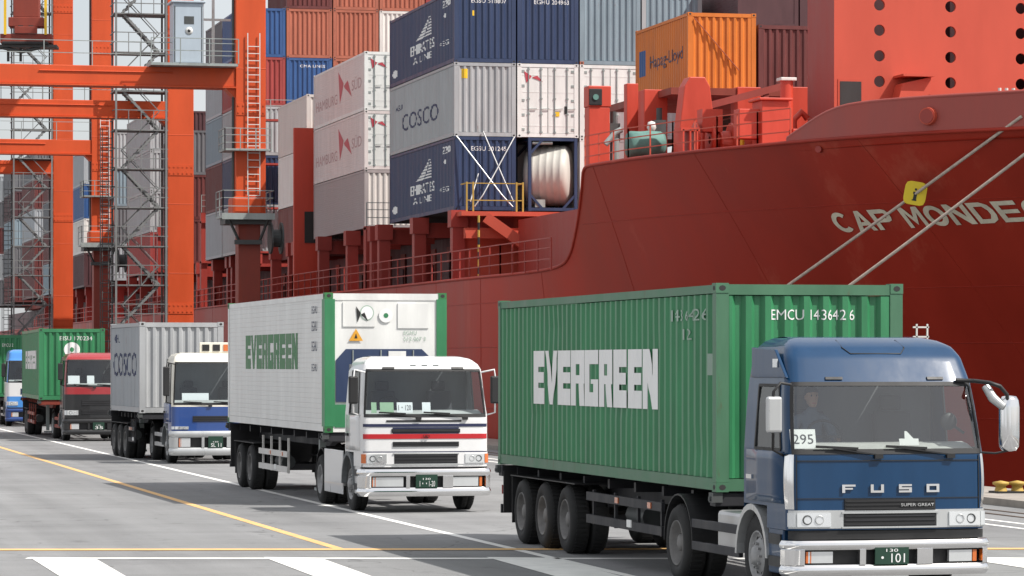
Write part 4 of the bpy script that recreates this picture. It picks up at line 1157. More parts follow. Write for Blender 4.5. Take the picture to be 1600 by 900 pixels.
# front bay, outboard column
t = container('navy container with white sail logo, bottom of the front outboard ship stack', at_bay(X1, Y1, 0, ZB), L1, hs, 'navy', group=GRP); sail_side(t, L1, hs); top_white(t, hs)
t = container('pale grey container lettered COSCO between two navy ones on the ship', at_bay(X1, Y1, 0, ZB + hs), L1, hs, 'grey_lt', group=GRP)
side_print(t, text_geo('COSCO'), 'letter_dark', L1 * .80, L1 * .24, hs * .30, hs * .54, L1)
side_print(t, text_geo('ASU'), 'letter_dark', L1 * .90, L1 * .80, hs * .62, hs * .70, L1)
end_print(t, RECT, 'yellow', -.92, -.68, hs - .62, hs - .25)
t = container('navy container with white sail logo, topmost of the front outboard ship stack', at_bay(X1, Y1, 0, ZB + 2 * hs), L1, hs, 'navy', group=GRP); sail_side(t, L1, hs); top_white(t, hs, 'EGSU 518807')
end_print(t, RECT, 'yellow', -.50, -.42, hs - 1.05, hs - .85)
# second and third columns
t = container('navy container above a white door container, right of the sail-logo stack', at_bay(X1, Y1, 1, ZB + 2 * hs), L1, hs, 'navy', group=GRP); top_white(t, hs, 'EGHU 204963')
def star_door(t, H):
    end_print(t, flag_mark(), 'mark_red', -.95, -.20, H - .75, H - .30, False, .012)
t = container('white container with locked doors and a small red mark, above the tank container', at_bay(X1, Y1, 1, ZB + hs), L1, hs, 'white', end='door', group=GRP); star_door(t, hs)
end_print(t, RECT, 'letter_black', .66, .78, .92, 1.22, False, .012); end_print(t, RECT, 'yellow', .28, .46, .82, 1.0, False, .012)
container('grey-blue container above white doors, left of the orange container', at_bay(X1, Y1, 2, ZB + 2 * hs), L1, hs, 'grey_blue', post='salmon', group=GRP)
container('white container with doors partly hidden behind the red vent post', at_bay(X1, Y1, 2, ZB + hs), L1, hs, 'white', end='door', group=GRP)
container('white container with doors low behind the red vent post and pipes', at_bay(X1, Y1, 2, ZB), L1, hs, 'white', end='door', group=GRP)
container('grey-blue container in the top tier directly behind the orange container', at_bay(X1, Y1, 3, ZB + 2 * hs), L1, hs, 'grey_blue', rail='grey_lt', group=GRP)
container('grey container in shade under the grey-blue one behind the orange container', at_bay(X1, Y1, 3, ZB + hs), L1, hs, 'grey_lt', group=GRP)
container('dark maroon container high above and behind the orange container', at_bay(X1, Y1 - 3, 4.2, 15.75), L1, hs, 'maroon_dk', group=GRP, side='flat', end='flat', endcol='maroon_dk')
container('dark maroon container in the top tier next to the red breakwater', at_bay(X1, Y1 - 3, 5.2, 15.75), L1, hs, 'maroon_dk', group=GRP, side='flat', end='flat', endcol='maroon_dk')
for k in (4, 5):
    container('maroon container hidden low behind the orange container' if k == 4 else 'maroon container low behind the corrugated maroon one', at_bay(X1, Y1, k, 12.8), L1, hs, 'maroon', group=GRP)
# tank container
tk = thing('tank_container', 'cream tank in a dark blue frame beside the lowest navy container', 'tank container', at_bay(X1, Y1, 1, ZB))
b = MB(); Lt = 2.5; xa, xb = -.72, 1.12
for x in (xa, xb):
    for y in (.07, Lt - .07): b.box(x - .06, x + .06, y - .06, y + .06, 0, hs)
    for z in (.07, hs - .07): b.box(x - .05, x + .05, .13, Lt - .13, z - .06, z + .06)
for y in (.07, Lt - .07):
    for z in (.07, hs - .07): b.box(xa + .06, xb - .06, y - .05, y + .05, z - .06, z + .06)
    b.bar((xa + .05, y, .6), (xa + .5, y, .1), .09); b.bar((xb - .05, y, .6), (xb - .5, y, .1), .09); b.bar((xa + .05, y, hs - .6), (xa + .5, y, hs - .1), .09)
b.build('frame', 'navy', tk)
b = MB(); rr = 1.18
pr_ = [(0, -.86), (.5, -.84), (.95, -.74), (rr, -.52)]
for k in range(5):
    a = -.40 + .27 * k; pr_ += [(rr, a), (rr + .012, a + .02), (rr + .012, a + .07), (rr, a + .09)]
pr_ += [(rr, .85), (.95, 1.0), (.5, 1.06), (0, 1.08)]
b.lathe(pr_, 'x', (0, 0, 0), 32, 0, True); ts = b.build('tank_shell', 'tank', tk); ts.location = (.16, 1.05, hs / 2); ts.rotation_euler = (0, 0, R(-22))
b = MB(); b.box(-.5, -.1, .05, .2, .15, .45); b.tube([(-.6, .12, hs - .22), (.2, .12, hs - .2)], .07, 8); b.build('valve', 'steel', tk)
container('white container behind the cream tank in the dark blue frame', at_bay(X1, Y1 + 2.7, 1, ZB), 10.4, hs, 'white', end='door', group=GRP)
# lashing rods on the lowest navy container
lr = thing('lashing_rods', 'crossed steel lashing rods in front of the lowest navy container', 'lashing rods', at_bay(X1, Y1 - .06, 0, ZB))
for (a, e) in (((-1.15, 0, hs), (.45, -.9, .55)), ((1.15, 0, hs), (-.3, -.9, .55)), ((-.1, 0, hs + .2), (.95, -.7, .3)), ((-.35, -.3, 1.4), (-.75, -.7, .3)), ((.45, -.9, .55), (.85, -1.0, .1)), ((-.3, -.9, .55), (-.65, -1.0, .1))):
    b = MB(); b.tube([a, e], .028, 6); b.build('rod', 'alu', lr)
# second bay: reefers
X2, Y2, L2 = 27.30, 146.4, 13.2
for k, (lb, cl) in enumerate((('mauve-grey box, lowest under two pinkish reefers on the ship', 'reefer_mauve'), ('pinkish white reefer with red mark, lower of the pair', 'reefer_pink'), ('pinkish white reefer with red mark, upper of the pair', 'reefer_pink'))):
    t = container(lb, at_bay(X2, Y2, 0, ZB + H8 * k), L2, H8, cl, end='door' if k else 'corr', side='flat', endcol='white' if k else 'cream_old', rail='white' if k == 2 else cl, group=GRP)
    if k:
        star_door(t, H8)
        side_print(t, flag_mark(), 'mark_red', L2 * .50, L2 * .24, H8 * .28, H8 * .86, L2, False)
        side_print(t, text_geo('HAMBURG'), 'letter_redfaint', L2 * .95, L2 * .52, H8 * .30, H8 * .48, L2, False)
        side_print(t, text_geo('SÜD'), 'letter_redfaint', L2 * .24, L2 * .06, H8 * .42, H8 * .64, L2, False)
for k in (1, 2):
    for q in range(3): container(['grey', 'white old', 'blue'][q] + ' container behind the sail-logo stack, ' + ['first', 'second'][k - 1] + ' column inboard', at_bay(X2, Y2, k, ZB + H8 * q), L2, H8, ['grey', 'white_old', 'blue'][q], group=GRP)
# third bay: short cream box
X3, Y3, L3 = 27.2, 161.0, 8.6
for k, cl in enumerate(('maroon', 'white', 'cream_old')):
    container(('maroon', 'white', 'cream')[k] + ' container behind the red lashing panel, ' + TIER[k] + ' of its stack', at_bay(X3, Y3, 0, ZB - .75 + H8 * k), L3, H8, cl, group=GRP, side='flat')
# tall fourth bay
X4, Y4 = 26.40, 177.4
rows4 = [['grey_lt', 'grey', 'red', 'grey', 'white_old', 'grey', 'grey', 'blue'],
         ['navy', 'maroon', 'grey', 'grey', 'white_old', 'grey', 'grey', 'blue'],
         ['grey_lt', 'grey', 'maroon', 'grey', 'white_old', 'grey', 'grey', 'maroon'],
         ['red', 'blue', 'salmon', 'red', 'white_old', 'blue', 'grey', 'blue'],
         ['blue', 'salmon', 'salmon', 'white_old', 'white_old', 'maroon', 'grey', 'blue'],
         [None, 'maroon', 'salmon', 'salmon', 'red', 'maroon', 'maroon', 'maroon']]
names = {'maroon': 'maroon', 'grey': 'grey', 'red': 'red', 'white_old': 'off-white', 'grey_dk': 'dark grey', 'blue': 'blue', 'grey_lt': 'pale grey', 'salmon': 'faded salmon', 'grey_blue': 'grey-blue', 'navy': 'navy', 'maroon_dk': 'dark maroon', 'white': 'white'}
cw = ['outboard', 'second', 'third', 'fourth', 'fifth', 'sixth', 'seventh', 'eighth']
for r_, row in enumerate(rows4):
    for k, cl in enumerate(row):
        if cl is None or (r_ < 2 and k > 1): continue
        Ls = 6.4
        lb = f'{names[cl]} container, {TIER[r_]} tier, {cw[k]} column of the tall stack behind the reefers'
        t = container(lb, at_bay(X4, Y4, k, ZB - .1 + H8 * r_), Ls, H8, cl, group=GRP)
        if (r_, k) == (3, 1): end_print(t, text_geo('CMA LINES'), 'letter_white', -.5, .85, H8 - .5, H8 - .36)
        if k == 0:
            c2_ = ['grey', 'maroon', 'grey_blue', 'grey', 'grey_dk'][r_]; container(f'{names[c2_]} container behind the {TIER[r_]}-tier outboard box of the tall stack', at_bay(X4, Y4 + 6.6, 0, ZB - .1 + H8 * r_), Ls, H8, c2_, group=GRP)
# farther bays seen between the crane legs
far = [(196.5, 3), (216, 4), (236.5, 4), (257, 4), (278, 4), (299, 5), (320, 5), (341, 5)]
fcol = [['maroon', 'maroon', 'grey_dk', 'grey'], ['red', 'grey_lt', 'grey_lt', 'grey_lt'], ['grey', 'grey_dk', 'grey_blue', 'grey_lt'], ['maroon_dk', 'white_old', 'blue', 'grey'], ['grey_blue', 'maroon', 'grey_dk', 'maroon'], ['maroon', 'maroon', 'grey', 'maroon', 'grey_dk'], ['maroon', 'grey_dk', 'grey_blue', 'maroon_dk', 'grey_dk'], ['grey_dk', 'grey', 'maroon', 'grey_dk', 'grey']]
where = ['between the tall stack and the nearest crane', 'behind the nearest crane stair tower', 'behind the second crane platform', 'beyond the second crane leg', 'between the second crane stairs and far leg', 'far aft beside the second crane', 'second farthest bay aft', 'farthest bay aft at the photo edge']
for i, (y, n) in enumerate(far):
    for k in range(3):
        for r_ in range(n):
            cl = fcol[i][r_] if k == 0 else fcol[(i + 2 * k) % 8][r_ % 3]
            container(f'{names[cl]} container, {TIER[r_]} tier, {cw[k]} column, {where[i]}', at_bay(X4, y, k, ZB - .1 + H8 * r_), 12.9, H8, cl, group=GRP)
# forecastle containers
Hn = 2.87
xo, yo, zo = FP(1075, 150, 116.5)
t = container('orange container lettered in black on raised pedestals on the foredeck', (xo + W / 2, yo, 12.0), 6.9, Hn, 'orange', group=GRP)
side_print(t, text_geo('Hapag-Lloyd'), 'letter_dark', 6.9 * .72, 6.9 * .10, Hn * .42, Hn * .62, 6.9, False)
side_print(t, RECT, 'blue', 6.9 * .93, 6.9 * .82, Hn * .40, Hn * .72, 6.9)
b = MB(); b.bar((-1.0, -.03, Hn - .2), (.6, -.03, .9), .06, .02); b.build('lashing_strap', 'salmon', t)
t = container('corrugated maroon container between the orange one and the red breakwater', (xo + W / 2 + 2.53, yo, 11.9), 6.9, 2.6, 'maroon', group=GRP)

# ================================================================== MOORING GEAR
S_, C_ = math.sin(R(13.05)), math.cos(R(13.05))
def proj(p): 
    cx = p[0] * C_ - p[1] * S_; cy = p[0] * S_ + p[1] * C_; return (800 + 5305 * cx / cy, 570 - 5305 * (p[2] - 2.77) / cy)
def moor(a, slope_pt, lb):
    (px0, py0), (px1, py1) = slope_pt
    best = None
    for k in range(600):
        y = 70 + k * .25; q = (24.9, y, .35); u, v = proj(q); e = abs(py0 + (py1 - py0) / (px1 - px0) * (u - px0) - v)
        if best is None or e < best[0]: best = (e, q)
    q = best[1]
    pts = []
    for i in range(25):
        s = i / 24; p = Vector(a).lerp(Vector(q), s); p.z -= .12 * math.sin(math.pi * s); pts.append(p)
    b = MB(); b.tube([p - Vector(q) for p in pts], .045, 7)
    o = b.build('mooring_line', 'rope', loc=q); tag(o, lb, 'rope', 'mooring lines from the bow')
    # bollard at its quay end
    bo = thing('mooring_bollard', 'bollard holding the ' + ('upper' if 'upper' in lb else 'lower') + ' mooring line, behind the trucks', 'bollard', (q[0], q[1], .14), 0, 'bollards along the quay edge')
    b = MB(); b.lathe([(.32, 0), (.32, .05), (.2, .08), (.18, .35), (.28, .42), (.28, .5), (0, .54)], 'z', (0, 0, 0), 16); b.build('post', 'yellow', bo)
    return pts
def on_ray_hull(px, py, z):
    cy = 5305 * (z - 2.77) / (570 - py); cx = (px - 800) / 5305 * cy; return (cx * C_ + cy * S_, -cx * S_ + cy * C_, z)
def hull_start(px, py):
    best = None
    for k in range(900):
        y = 80.2 + k * .02; z = 9.0
        for _ in range(4):
            p = hp(y, min(z, ZK), .05); u, v = proj((p.x, p.y, z)); z += (v - py) * 100 / 5305
        e = abs(u - px)
        if best is None or e < best[0]: best = (e, (p.x, p.y, z))
    return best[1]
l1 = moor(hull_start(1596, 182), ((1228, 441), (1596, 182)), 'upper pale mooring line with a yellow tag hung on it')
l2 = moor(hull_start(1668, 190), ((1325, 441), (1600, 238)), 'lower pale mooring line running below the yellow tag')
b = MB(); a = hp(88.3, 9.6, -.3)
# yellow rat guard
bp_ = min(l1, key=lambda p: abs(proj(p)[0] - 1441))
rg = thing('rat_guard', 'yellow square tag with a dark mark clipped on the upper mooring line', 'rope guard', bp_, R(-18))
b = MB(); n = 24; pts = []
for k in range(n):
    t = 2 * math.pi * k / n; c, s = math.cos(t), math.sin(t); q = (abs(c) ** 5 + abs(s) ** 5) ** (-1 / 5); pts.append((.31 * q * c, .33 * q * s + .02))
b.prism(pts, 'y', -.03, .03); b.T = None
pl = b.build('plate', 'lemon', rg, .01); pl.rotation_euler = (0, R(10), 0)
b = MB(); b.box(-.04, .05, -.04, -.032, -.16, .06); b.box(-.06, -.02, -.04, -.032, .0, .06); b.box(-.07, .06, -.04, -.032, -.19, -.16); b.box(-.03, .03, -.04, -.032, .10, .16); b.build('symbol', 'letter_black', pl)
# yellow bollard block by the quay edge, right of the blue truck
x, y = Zg(1556, 777)
t = thing('mooring_bollard', 'yellow bollard on the quay edge right of the blue truck', 'bollard', (QE - .9, 65.6, .14), 0, 'bollards along the quay edge')
b = MB(); b.box(-.45, .45, -.35, .35, 0, .05); b.build('base_plate', 'black', t)
for dx in (-.25, .2):
    b = MB(); b.lathe([(.17, .05), (.15, .10), (.13, .18), (.21, .22), (.21, .28), (0, .32)], 'z', (dx, 0, 0), 14); b.build('post', 'yellow_worn', t)
t.scale = (.8, .8, .8)
t = thing('kerb_block', 'striped yellow kerb block on the quay edge beside the yellow bollard', 'kerb block', (QE - .35, 70.5, .14), 0)
b = MB()
for k in range(6): b.box(-.12, .12, k * .45, k * .45 + .43, 0, .18, k % 2)
b.build('block', ['yellow', 'black'], t, .02)

# ================================================================== CRANES
def stairs(b, x0, x1, y0, y1, z0, z1, m=0):
    """zigzag tower made of flights and landings"""
    n = max(1, round((z1 - z0) / 2.05)); dz = (z1 - z0) / n
    for x in (x0, x1):
        for y in (y0, y1): b.bar((x, y, z0), (x, y, z1), .10, m=m)
    for i in range(n + 1):
        z = z0 + i * dz
        b.box(x0 - .1, x1 + .1, y0, y1, z - .06, z, m)
        for zz in (.5, 1.0):
            b.bar((x0 - .1, y0, z + zz), (x1 + .1, y0, z + zz), .045, m=m); b.bar((x0 - .1, y0, z + zz), (x0 - .1, y1, z + zz), .045, m=m)
        for k in range(5): b.bar((x0 + (x1 - x0) * k / 4, y0, z), (x0 + (x1 - x0) * k / 4, y0, z + 1.0), .04, m=m)
        if i < n:
            ya, yb = (x0 + .35, x1 - .35) if i % 2 == 0 else (x1 - .35, x0 + .35)
            for yy in (y0 + .12, (y0 + y1) / 2):
                b.bar((ya, yy, z), (yb, yy, z + dz), .05, .12, m=m); b.bar((ya, yy, z + .95), (yb, yy, z + dz + .95), .045, m=m)
            for k in range(1, 10):
                s = k / 10; b.box(ya + (yb - ya) * s - .12, ya + (yb - ya) * s + .12, y0 + .12, (y0 + y1) / 2, z + dz * s - .02, z + dz * s + .02, m)

def ladder(b, x, y, z0, z1, w=.5, m=0, cage=True):
    for dx in (-w / 2, w / 2): b.bar((x + dx, y, z0), (x + dx, y, z1), .04, m=m)
    for k in range(int((z1 - z0) / .32)): b.bar((x - w / 2, y, z0 + .32 * k), (x + w / 2, y, z0 + .32 * k), .035, m=m)
    if cage:
        for k in range(int((z1 - z0) / 1.0)):
            z = z0 + 1.0 * k
            b.tube([(x - w / 2, y, z), (x - .4, y - .4, z), (x, y - .62, z), (x + .4, y - .4, z), (x + w / 2, y, z)], .022, 4, m)
        for dx, dy in ((-.4, -.4), (0, -.62), (.4, -.4)): b.bar((x + dx, y + dy, z0), (x + dx, y + dy, z1), .04, m=m)

def crane(label, xw, yn, yfar, zp_n, zp_f, det):
    """xw = centre of the waterside legs; yn / yfar = near and far frames"""
    root = thing('gantry_crane', label, 'crane', (xw, yn, 0), 0, 'quay cranes')
    gy = yfar - yn; gauge = 20.0; ztop_ = 34.0
    lw, ld = det['lw'], 1.15
    zplat = det['zplat']
    for (yy, zlow, key) in ((0, zplat, 'near'), (gy, .9, 'far')):
        for xx in (0, -gauge):
            b = MB(); z0 = zlow if (xx == 0) else .9
            b.box(xx - lw / 2, xx + lw / 2, yy - ld / 2, yy + ld / 2, z0, ztop_)
            for zz in np.arange(z0 + 3.0, ztop_, 3.6): b.box(xx - lw / 2 - .012, xx + lw / 2 + .012, yy - ld / 2 - .012, yy + ld / 2 + .012, zz, zz + .05)
            lg = b.build('leg', 'crane', root, .03)
            for zz in np.arange(z0 + 4.8, ztop_, 7.2):
                b = MB()
                for k in range(6):
                    for q in (-.16, .16): b.box(xx - lw * .42 + lw * .168 * k - .03, xx - lw * .42 + lw * .168 * k + .03, yy - ld / 2 - .05, yy - ld / 2, zz + q - .03, zz + q + .03)
                b.box(xx - lw / 2 + .02, xx + lw / 2 - .02, yy - ld / 2 - .025, yy - ld / 2 - .001, zz - .28, zz + .28)
                b.build('splice_plate', 'crane', lg)
            b = MB()
            for k in range(3): b.tube([(xx - lw / 2 - .05, yy - .2 + .16 * k, z0 + .3), (xx - lw / 2 - .05, yy - .2 + .16 * k, ztop_ - 2)], .035, 6)
            b.build('cable_run', 'steel_dk', lg)
            b = MB()
            for k in range(-1, 2):
                b.box(xx - .35, xx + .35, yy + 1.3 * k - .5, yy + 1.3 * k + .5, .15, .9); b.lathe([(0, -.12), (.32, -.12), (.32, .12), (0, .12)], 'x', (xx, yy + 1.3 * k, .33), 16)
            b.box(xx - .3, xx + .3, yy - 1.8, yy + 1.8, .75, 1.0); b.build('wheel_bogie', 'oxide', root)
    # transverse portal beams with knee gussets
    bh = det['bh']
    for yy, zp in ((0, zp_n), (gy, zp_f)):
        b = MB(); b.box(-gauge + lw / 2, -lw / 2, yy - .5, yy + .5, zp - bh / 2, zp + bh / 2)
        b.prism([(-lw / 2, zp - bh / 2), (-lw / 2 - .5, zp - bh / 2), (-lw / 2, zp - bh / 2 - .5)], 'y', yy - .45, yy + .45)
        b.box(-9.5, -3.5, yy - .56, yy - .50, zp + bh * .16, zp + bh * .22)
        bm1 = b.build('portal_beam', 'crane', root, .03)
        b = MB(); rail(b, [(-gauge, yy - .45, zp + bh / 2), (-lw / 2, yy - .45, zp + bh / 2)], 1.1, .02, 2.2, (.5, 1)); b.build('handrail', 'steel', root)
        b = MB(); b.box(-gauge, -lw / 2, yy - .62, yy + .62, zp - bh / 2 - .07, zp - bh / 2 - .002); b.build('beam_flange', 'crane', root)
    for xx in (0, -gauge):
        b = MB(); b.box(xx - .5, xx + .5, ld / 2, gy - ld / 2, 30, 31.5); b.build('side_girder', 'crane', root, .03)
    for xx in (-gauge,):
        b = MB(); b.box(xx - .45, xx + .45, ld / 2, gy - ld / 2, 5.2, 6.2); b.build('sill_beam', 'crane', root, .03)
    # the near waterside leg ends on a railed platform; oxide red of the slimmer column below stands for the leg's shade
    b = MB(); b.box(-.55, .45, -.5, .5, 1.0, zplat - .35); b.build('shade_toned_column', 'oxide', root, .02)
    b = MB(); b.box(-1.35, .95, -1.2, 1.0, zplat - .12, zplat); b.box(-1.4, 1.0, -1.24, -1.2, zplat - .2, zplat + .08); b.build('platform', 'steel', root)
    b = MB(); rail(b, [(-1.35, 1.0, zplat), (-1.35, -1.2, zplat), (.95, -1.2, zplat), (.95, 1.0, zplat)], 1.1, .022, 1.0); b.build('platform_railing', 'steel', root)
    b = MB(); b.box(-.85, .55, -.75, .75, zplat, zplat + .85); b.build('leg_foot', 'crane', root, .12)
    b = MB()
    for x in (-1.1, .75): b.bar((x, -1.0, zplat - .1), (-.05 + .45 * (1 if x > 0 else -1), -.5, zplat - 1.2), .09)
    b.box(-1.2, .9, -.9, .8, zplat - .40, zplat - .14); b.box(-.75, .5, -.75, -.5, zplat - 1.3, zplat - 1.1); b.lathe([(0, -.28), (.72, -.28), (.72, -.2), (.4, -.18), (.4, .18), (.72, .2), (.72, .28), (0, .28)], 'x', (1.2, -.2, zplat - 1.0), 20, 0, False)
    b.build('cable_reel_gear', 'steel_dk', root)
    # ladder on the near leg
    b = MB(); ladder(b, .12, -ld / 2 - .1, zplat + .9, zp_n + 2.0, .55, 0, False); b.build('ladder', det.get('ladmat', 'steel'), root)
    for z in (zplat + 2.9, ):
        b = MB(); b.box(-1.25, .85, -1.1, -ld / 2 - .02, z, z + .09); b.box(-1.25, -lw / 2 - .01, -ld / 2 - .02, .8, z, z + .09); rail(b, [(-1.25, .8, z), (-1.25, -1.1, z), (.85, -1.1, z)], 1.0, .02, .7); b.build('landing', 'steel', root)
    # stair tower beside the far leg
    b = MB(); stairs(b, -lw / 2 - 2.75, -lw / 2 - .15, gy - 1.2, gy + .6, .9, ztop_ - 1); b.build('stair_tower', 'stair', root)
    b = MB(); ladder(b, -lw / 2 - 3.1, gy - .2, 3, zp_f - 1, .5, 0, True); b.build('ladder', 'steel_dk', root)
    # platform and cabinet at the leg end of the near beam
    if det['cabinet']:
        z = zp_n + bh / 2
        b = MB(); b.box(-4.6, -lw / 2 - .02, -1.4, .8, z + .002, z + .12); b.build('platform', 'steel', root)
        b = MB(); rail(b, [(-4.6, -1.4, z + .12), (-lw / 2, -1.4, z + .12)], 1.1, .022, 1.4, (.5, 1)); b.build('platform_railing', 'steel', root)
        b = MB(); b.box(-3.55, -2.2, -.9, .4, z + .12, z + 2.85); b.box(-3.65, -2.1, -1.0, .5, z + 2.85, z + 2.95); cb = b.build('electrical_cabinet', 'cabinet', root, .03)
        b = MB(); b.box(-3.06, -2.62, -.91, -.895, z + 1.9, z + 2.25); b.build('cabinet_window', 'steel_dk', cb)
        b = MB(); b.lathe([(0, -.02), (.17, -.02), (.17, 0)], 'y', (-2.84, -.9, z + 1.6), 18); b.lathe([(0, -.03), (.07, -.03), (.07, -.02)], 'y', (-2.84, -.9, z + 1.6), 12, 1); b.build('emblem', ['white', 'black'], cb)
        b = MB(); b.box(-2.28, -2.24, -.915, -.9, z + .2, z + 2.7); b.box(-3.5, -3.46, -.915, -.9, z + .2, z + 2.7); b.build('door_seam', 'steel_dk', cb)
        # pipe portal frame to the right of the cabinet
        b = MB()
        for x in (-2.0, -1.5): b.bar((x, .9, z), (x, .9, z + 4.5), .12)
        b.bar((-2.0, .9, z + 2.3), (-.7, .9, z + 2.3), .1); b.build('pipe_frame', 'white_old', root)
    return root

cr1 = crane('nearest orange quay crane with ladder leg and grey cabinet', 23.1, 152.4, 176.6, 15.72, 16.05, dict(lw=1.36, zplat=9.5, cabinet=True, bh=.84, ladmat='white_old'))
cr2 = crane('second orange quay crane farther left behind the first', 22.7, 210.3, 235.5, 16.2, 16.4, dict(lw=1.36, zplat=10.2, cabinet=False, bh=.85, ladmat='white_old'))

# hanging spreader at the top left
sx, sy, sz = FP(42, 72, 165)
sp = thing('spreader', 'dark red lifting spreader with yellow posts at the top left of the cranes', 'spreader', (sx, sy, sz), R(-10))
b = MB(); b.box(-1.25, 1.25, -.5, .5, .1, .55); b.box(-1.1, 1.1, -1.0, -.5, .0, .14, 1); b.box(-.85, .85, -.55, .55, .9, 1.35); b.box(-.55, .55, -.6, -.5, .55, .9); b.build('frame', ['oxide', 'black'], sp, .03)
b = MB(); b.box(-.62, .62, -.5, .5, 1.35, 2.6); b.box(-.3, .3, -.56, -.5, .6, .85); b.build('head_block', 'oxide', sp, .03)
for x in (-1.0, .95):
    b = MB(); b.box(x - .06, x + .06, -.6, -.48, .5, 2.6); b.build('guide_post', 'yellow', sp)
for x in (-.25, .25):
    b = MB(); b.box(x - .12, x + .12, -.57, -.55, .62, .95); b.build('hatch', 'hole', sp)
b = MB(); b.box(-1.5, 1.5, -.8, .6, -.12, .0); b.tube([(-1.2, -.6, -.12), (-.2, -.7, -.35), (.7, -.6, -.12)], .09, 8); b.bar((-.9, 0, -.1), (-.9, 0, -.75), .12); b.bar((-.3, 0, -.1), (-.3, 0, -.75), .12); b.build('lower_frame', 'steel_dk', sp)
for x in (-.5, .5):
    for y in (-.3, .3):
        b = MB(); b.tube([(x, y, 2.5), (x, y, 20)], .02, 5); b.build('rope', 'steel_dk', sp)

# ================================================================== TRUCKS
LX = 13.19
def small(name, label, cat, F, root, u, z, w, h, mat, text=None, back=-.09, tmat='letter_black'):
    """a card standing behind the windscreen"""
    p = Vector(F(u, z, back)); wp = Matrix.Translation(root.location) @ Matrix.Rotation(root.rotation_euler.z, 4, 'Z') @ p
    o = thing(name, label, cat, wp, root.rotation_euler.z); ya = F(u, z, back)[1]; o.rotation_euler.x = -math.atan2(F(u, z + h, back)[1] - ya, h)
    b = MB(); b.box(-w / 2, w / 2, -.004, .004, 0, h); c = b.build('card', mat, o)
    if text:
        lettering(text_geo(text), lambda a, e: (-w * .40 + w * .8 * a, -.007, h * .24 + h * .5 * e), tmat, c)
    return o

# --- truck 1: deep blue
c1 = dict(glass='glass_grey', y0=[(.3, .02), (.86, .0), (1.72, .02), (2.56, .24), (2.66, .30), (2.86, .42), (2.98, .55), (3.05, .72), (3.09, .95)],
          w=[(.3, 1.215), (1.75, 1.215), (2.3, 1.18), (2.56, 1.15), (2.86, 1.10), (2.98, 1.04), (3.05, .95), (3.09, .84)],
          zw0=1.765, zw1=2.56, ztop=3.09, mats=['truck_blue'], bands=[(.3, 3.1, 0)], zb0=.33, zb1=.74, bumper='chrome', plate='・101', plate2='130', zh=(.90, 1.06), headband='silver', hu=(.60, .92),
          grilles=[(.46, 1.085, 1.215, 3, 'truck_dark', None), (.47, .90, 1.05, 3, 'chassis', 'silver')],
          words=[('FUSO', -.485, .50, 1.29, 1.385, 'chrome', 'b'), ('SUPER GREAT', .1, .44, 1.13, 1.165, 'chrome', 't')], wgap=1.15, corner='chrome', stepmat='truck_blue', tank='alu', guard='chassis',
          strips=[(-.93, .93, 1.655, 1.665, 'black', 'panel_gap'), (-.93, .93, 1.222, 1.228, 'black', 'panel_gap'), (-.925, -.918, 1.1, 1.72, 'black', 'panel_gap'), (.918, .925, 1.1, 1.72, 'black', 'panel_gap')], fender='silver', chrome_handle=True, dirty=True,
          roof_bits=[(-.52, 2.60, .09, .03, 'black', 'visor_bracket'), (.58, 2.60, .09, .03, 'black', 'visor_bracket')])
t1 = (LX - .03, 37.35)
T1, F1 = tractor('deep blue truck with chrome bumper, nearest of the queue, number card 295', (t1[0], t1[1], 0), R(1.3), c1)
# roof hatch seam
b = MB()
seam = [F1(-.42, 3.06, .004), F1(-.38, 2.97, .006), F1(-.30, 2.90, .006), F1(.28, 2.90, .006), F1(.36, 2.97, .006), F1(.38, 3.06, .004)]
b.tube(seam, .008, 4); b.build('hatch_seam', 'black', T1)
b = MB(); 
b.prism([(.35, 2.62), (1.6, 2.62), (1.6, 2.98), (.75, 2.95)], 'x', -1.16, -1.12); b.build('side_deflector', 'truck_blue', T1, .01)
b = MB(); b.box(-1.175, -1.165, .62, .78, 2.74, 2.84); b.build('marker_lamp', 'lens', T1)
trailer('black three-axle trailer under the nearest green container', (LX, 40.43, 0), 0, 12.19, 1.19, [7.95, 9.35, 10.75], gy=(2.6, 6.6))
ct = container('dark green ribbed container lettered EVERGREEN on the nearest trailer', (LX, 40.43, 1.19), 12.19, 2.59, 'green', rail='green_rail', detail=True, group='containers on the trucks')
side_print(ct, block_geo('EVERGREEN', .06), 'letter_white', 9.85, 2.75, .99, 1.79, 12.19, True, .3)
side_print(ct, text_geo('143642 6'), 'letter_faint', 2.1, .50, 2.14, 2.29, 12.19, True, .5)
side_print(ct, text_geo('12'), 'letter_faint', 1.55, 1.20, 1.90, 2.04, 12.19, True, .5)
side_print(ct, RECT, 'letter_faint', .42, .30, 1.45, 1.72, 12.19)
end_print(ct, text_geo('EMCU 143642 6'), 'letter_white', -.50, .60, 2.14, 2.27)
b = MB(); b.box(.95, 1.16, -.10, -.02, 1.9, 2.12); 
rg_ = thing('wing_bracket', 'small pale bracket at the top corner behind the blue cab', 'bracket', (LX + 1.32, 40.2, 2.98))
b = MB()
for z in (0, .14, .26): b.bar((-.05, 0, z), (.16, 0, z), .02)
b.bar((.0, 0, -.1), (.0, 0, .3), .02); b.bar((.14, 0, -.1), (.14, 0, .3), .02); b.bar((.0, 0, -.1), (-.35, -.1, -1.9), .03); b.bar((-.35, -.1, -1.9), (-.35, -.1, -2.2), .03); b.build('frame', 'white_old', rg_)
small('number_card', 'white card numbered 295 behind the windscreen of the blue truck', 'card', F1, T1, -.835, 1.80, .31, .23, 'paper', '295', -.05)
o = small('paper_note', 'small white paper on the dashboard of the blue truck', 'paper', F1, T1, .26, 1.83, .24, .08, 'paper', None, -.16)
b = MB(); b.prism([(-.05, .08), (.06, .08), (-.02, .17), (-.045, .17)], 'y', -.004, .004); b.build('flap', 'paper', o)

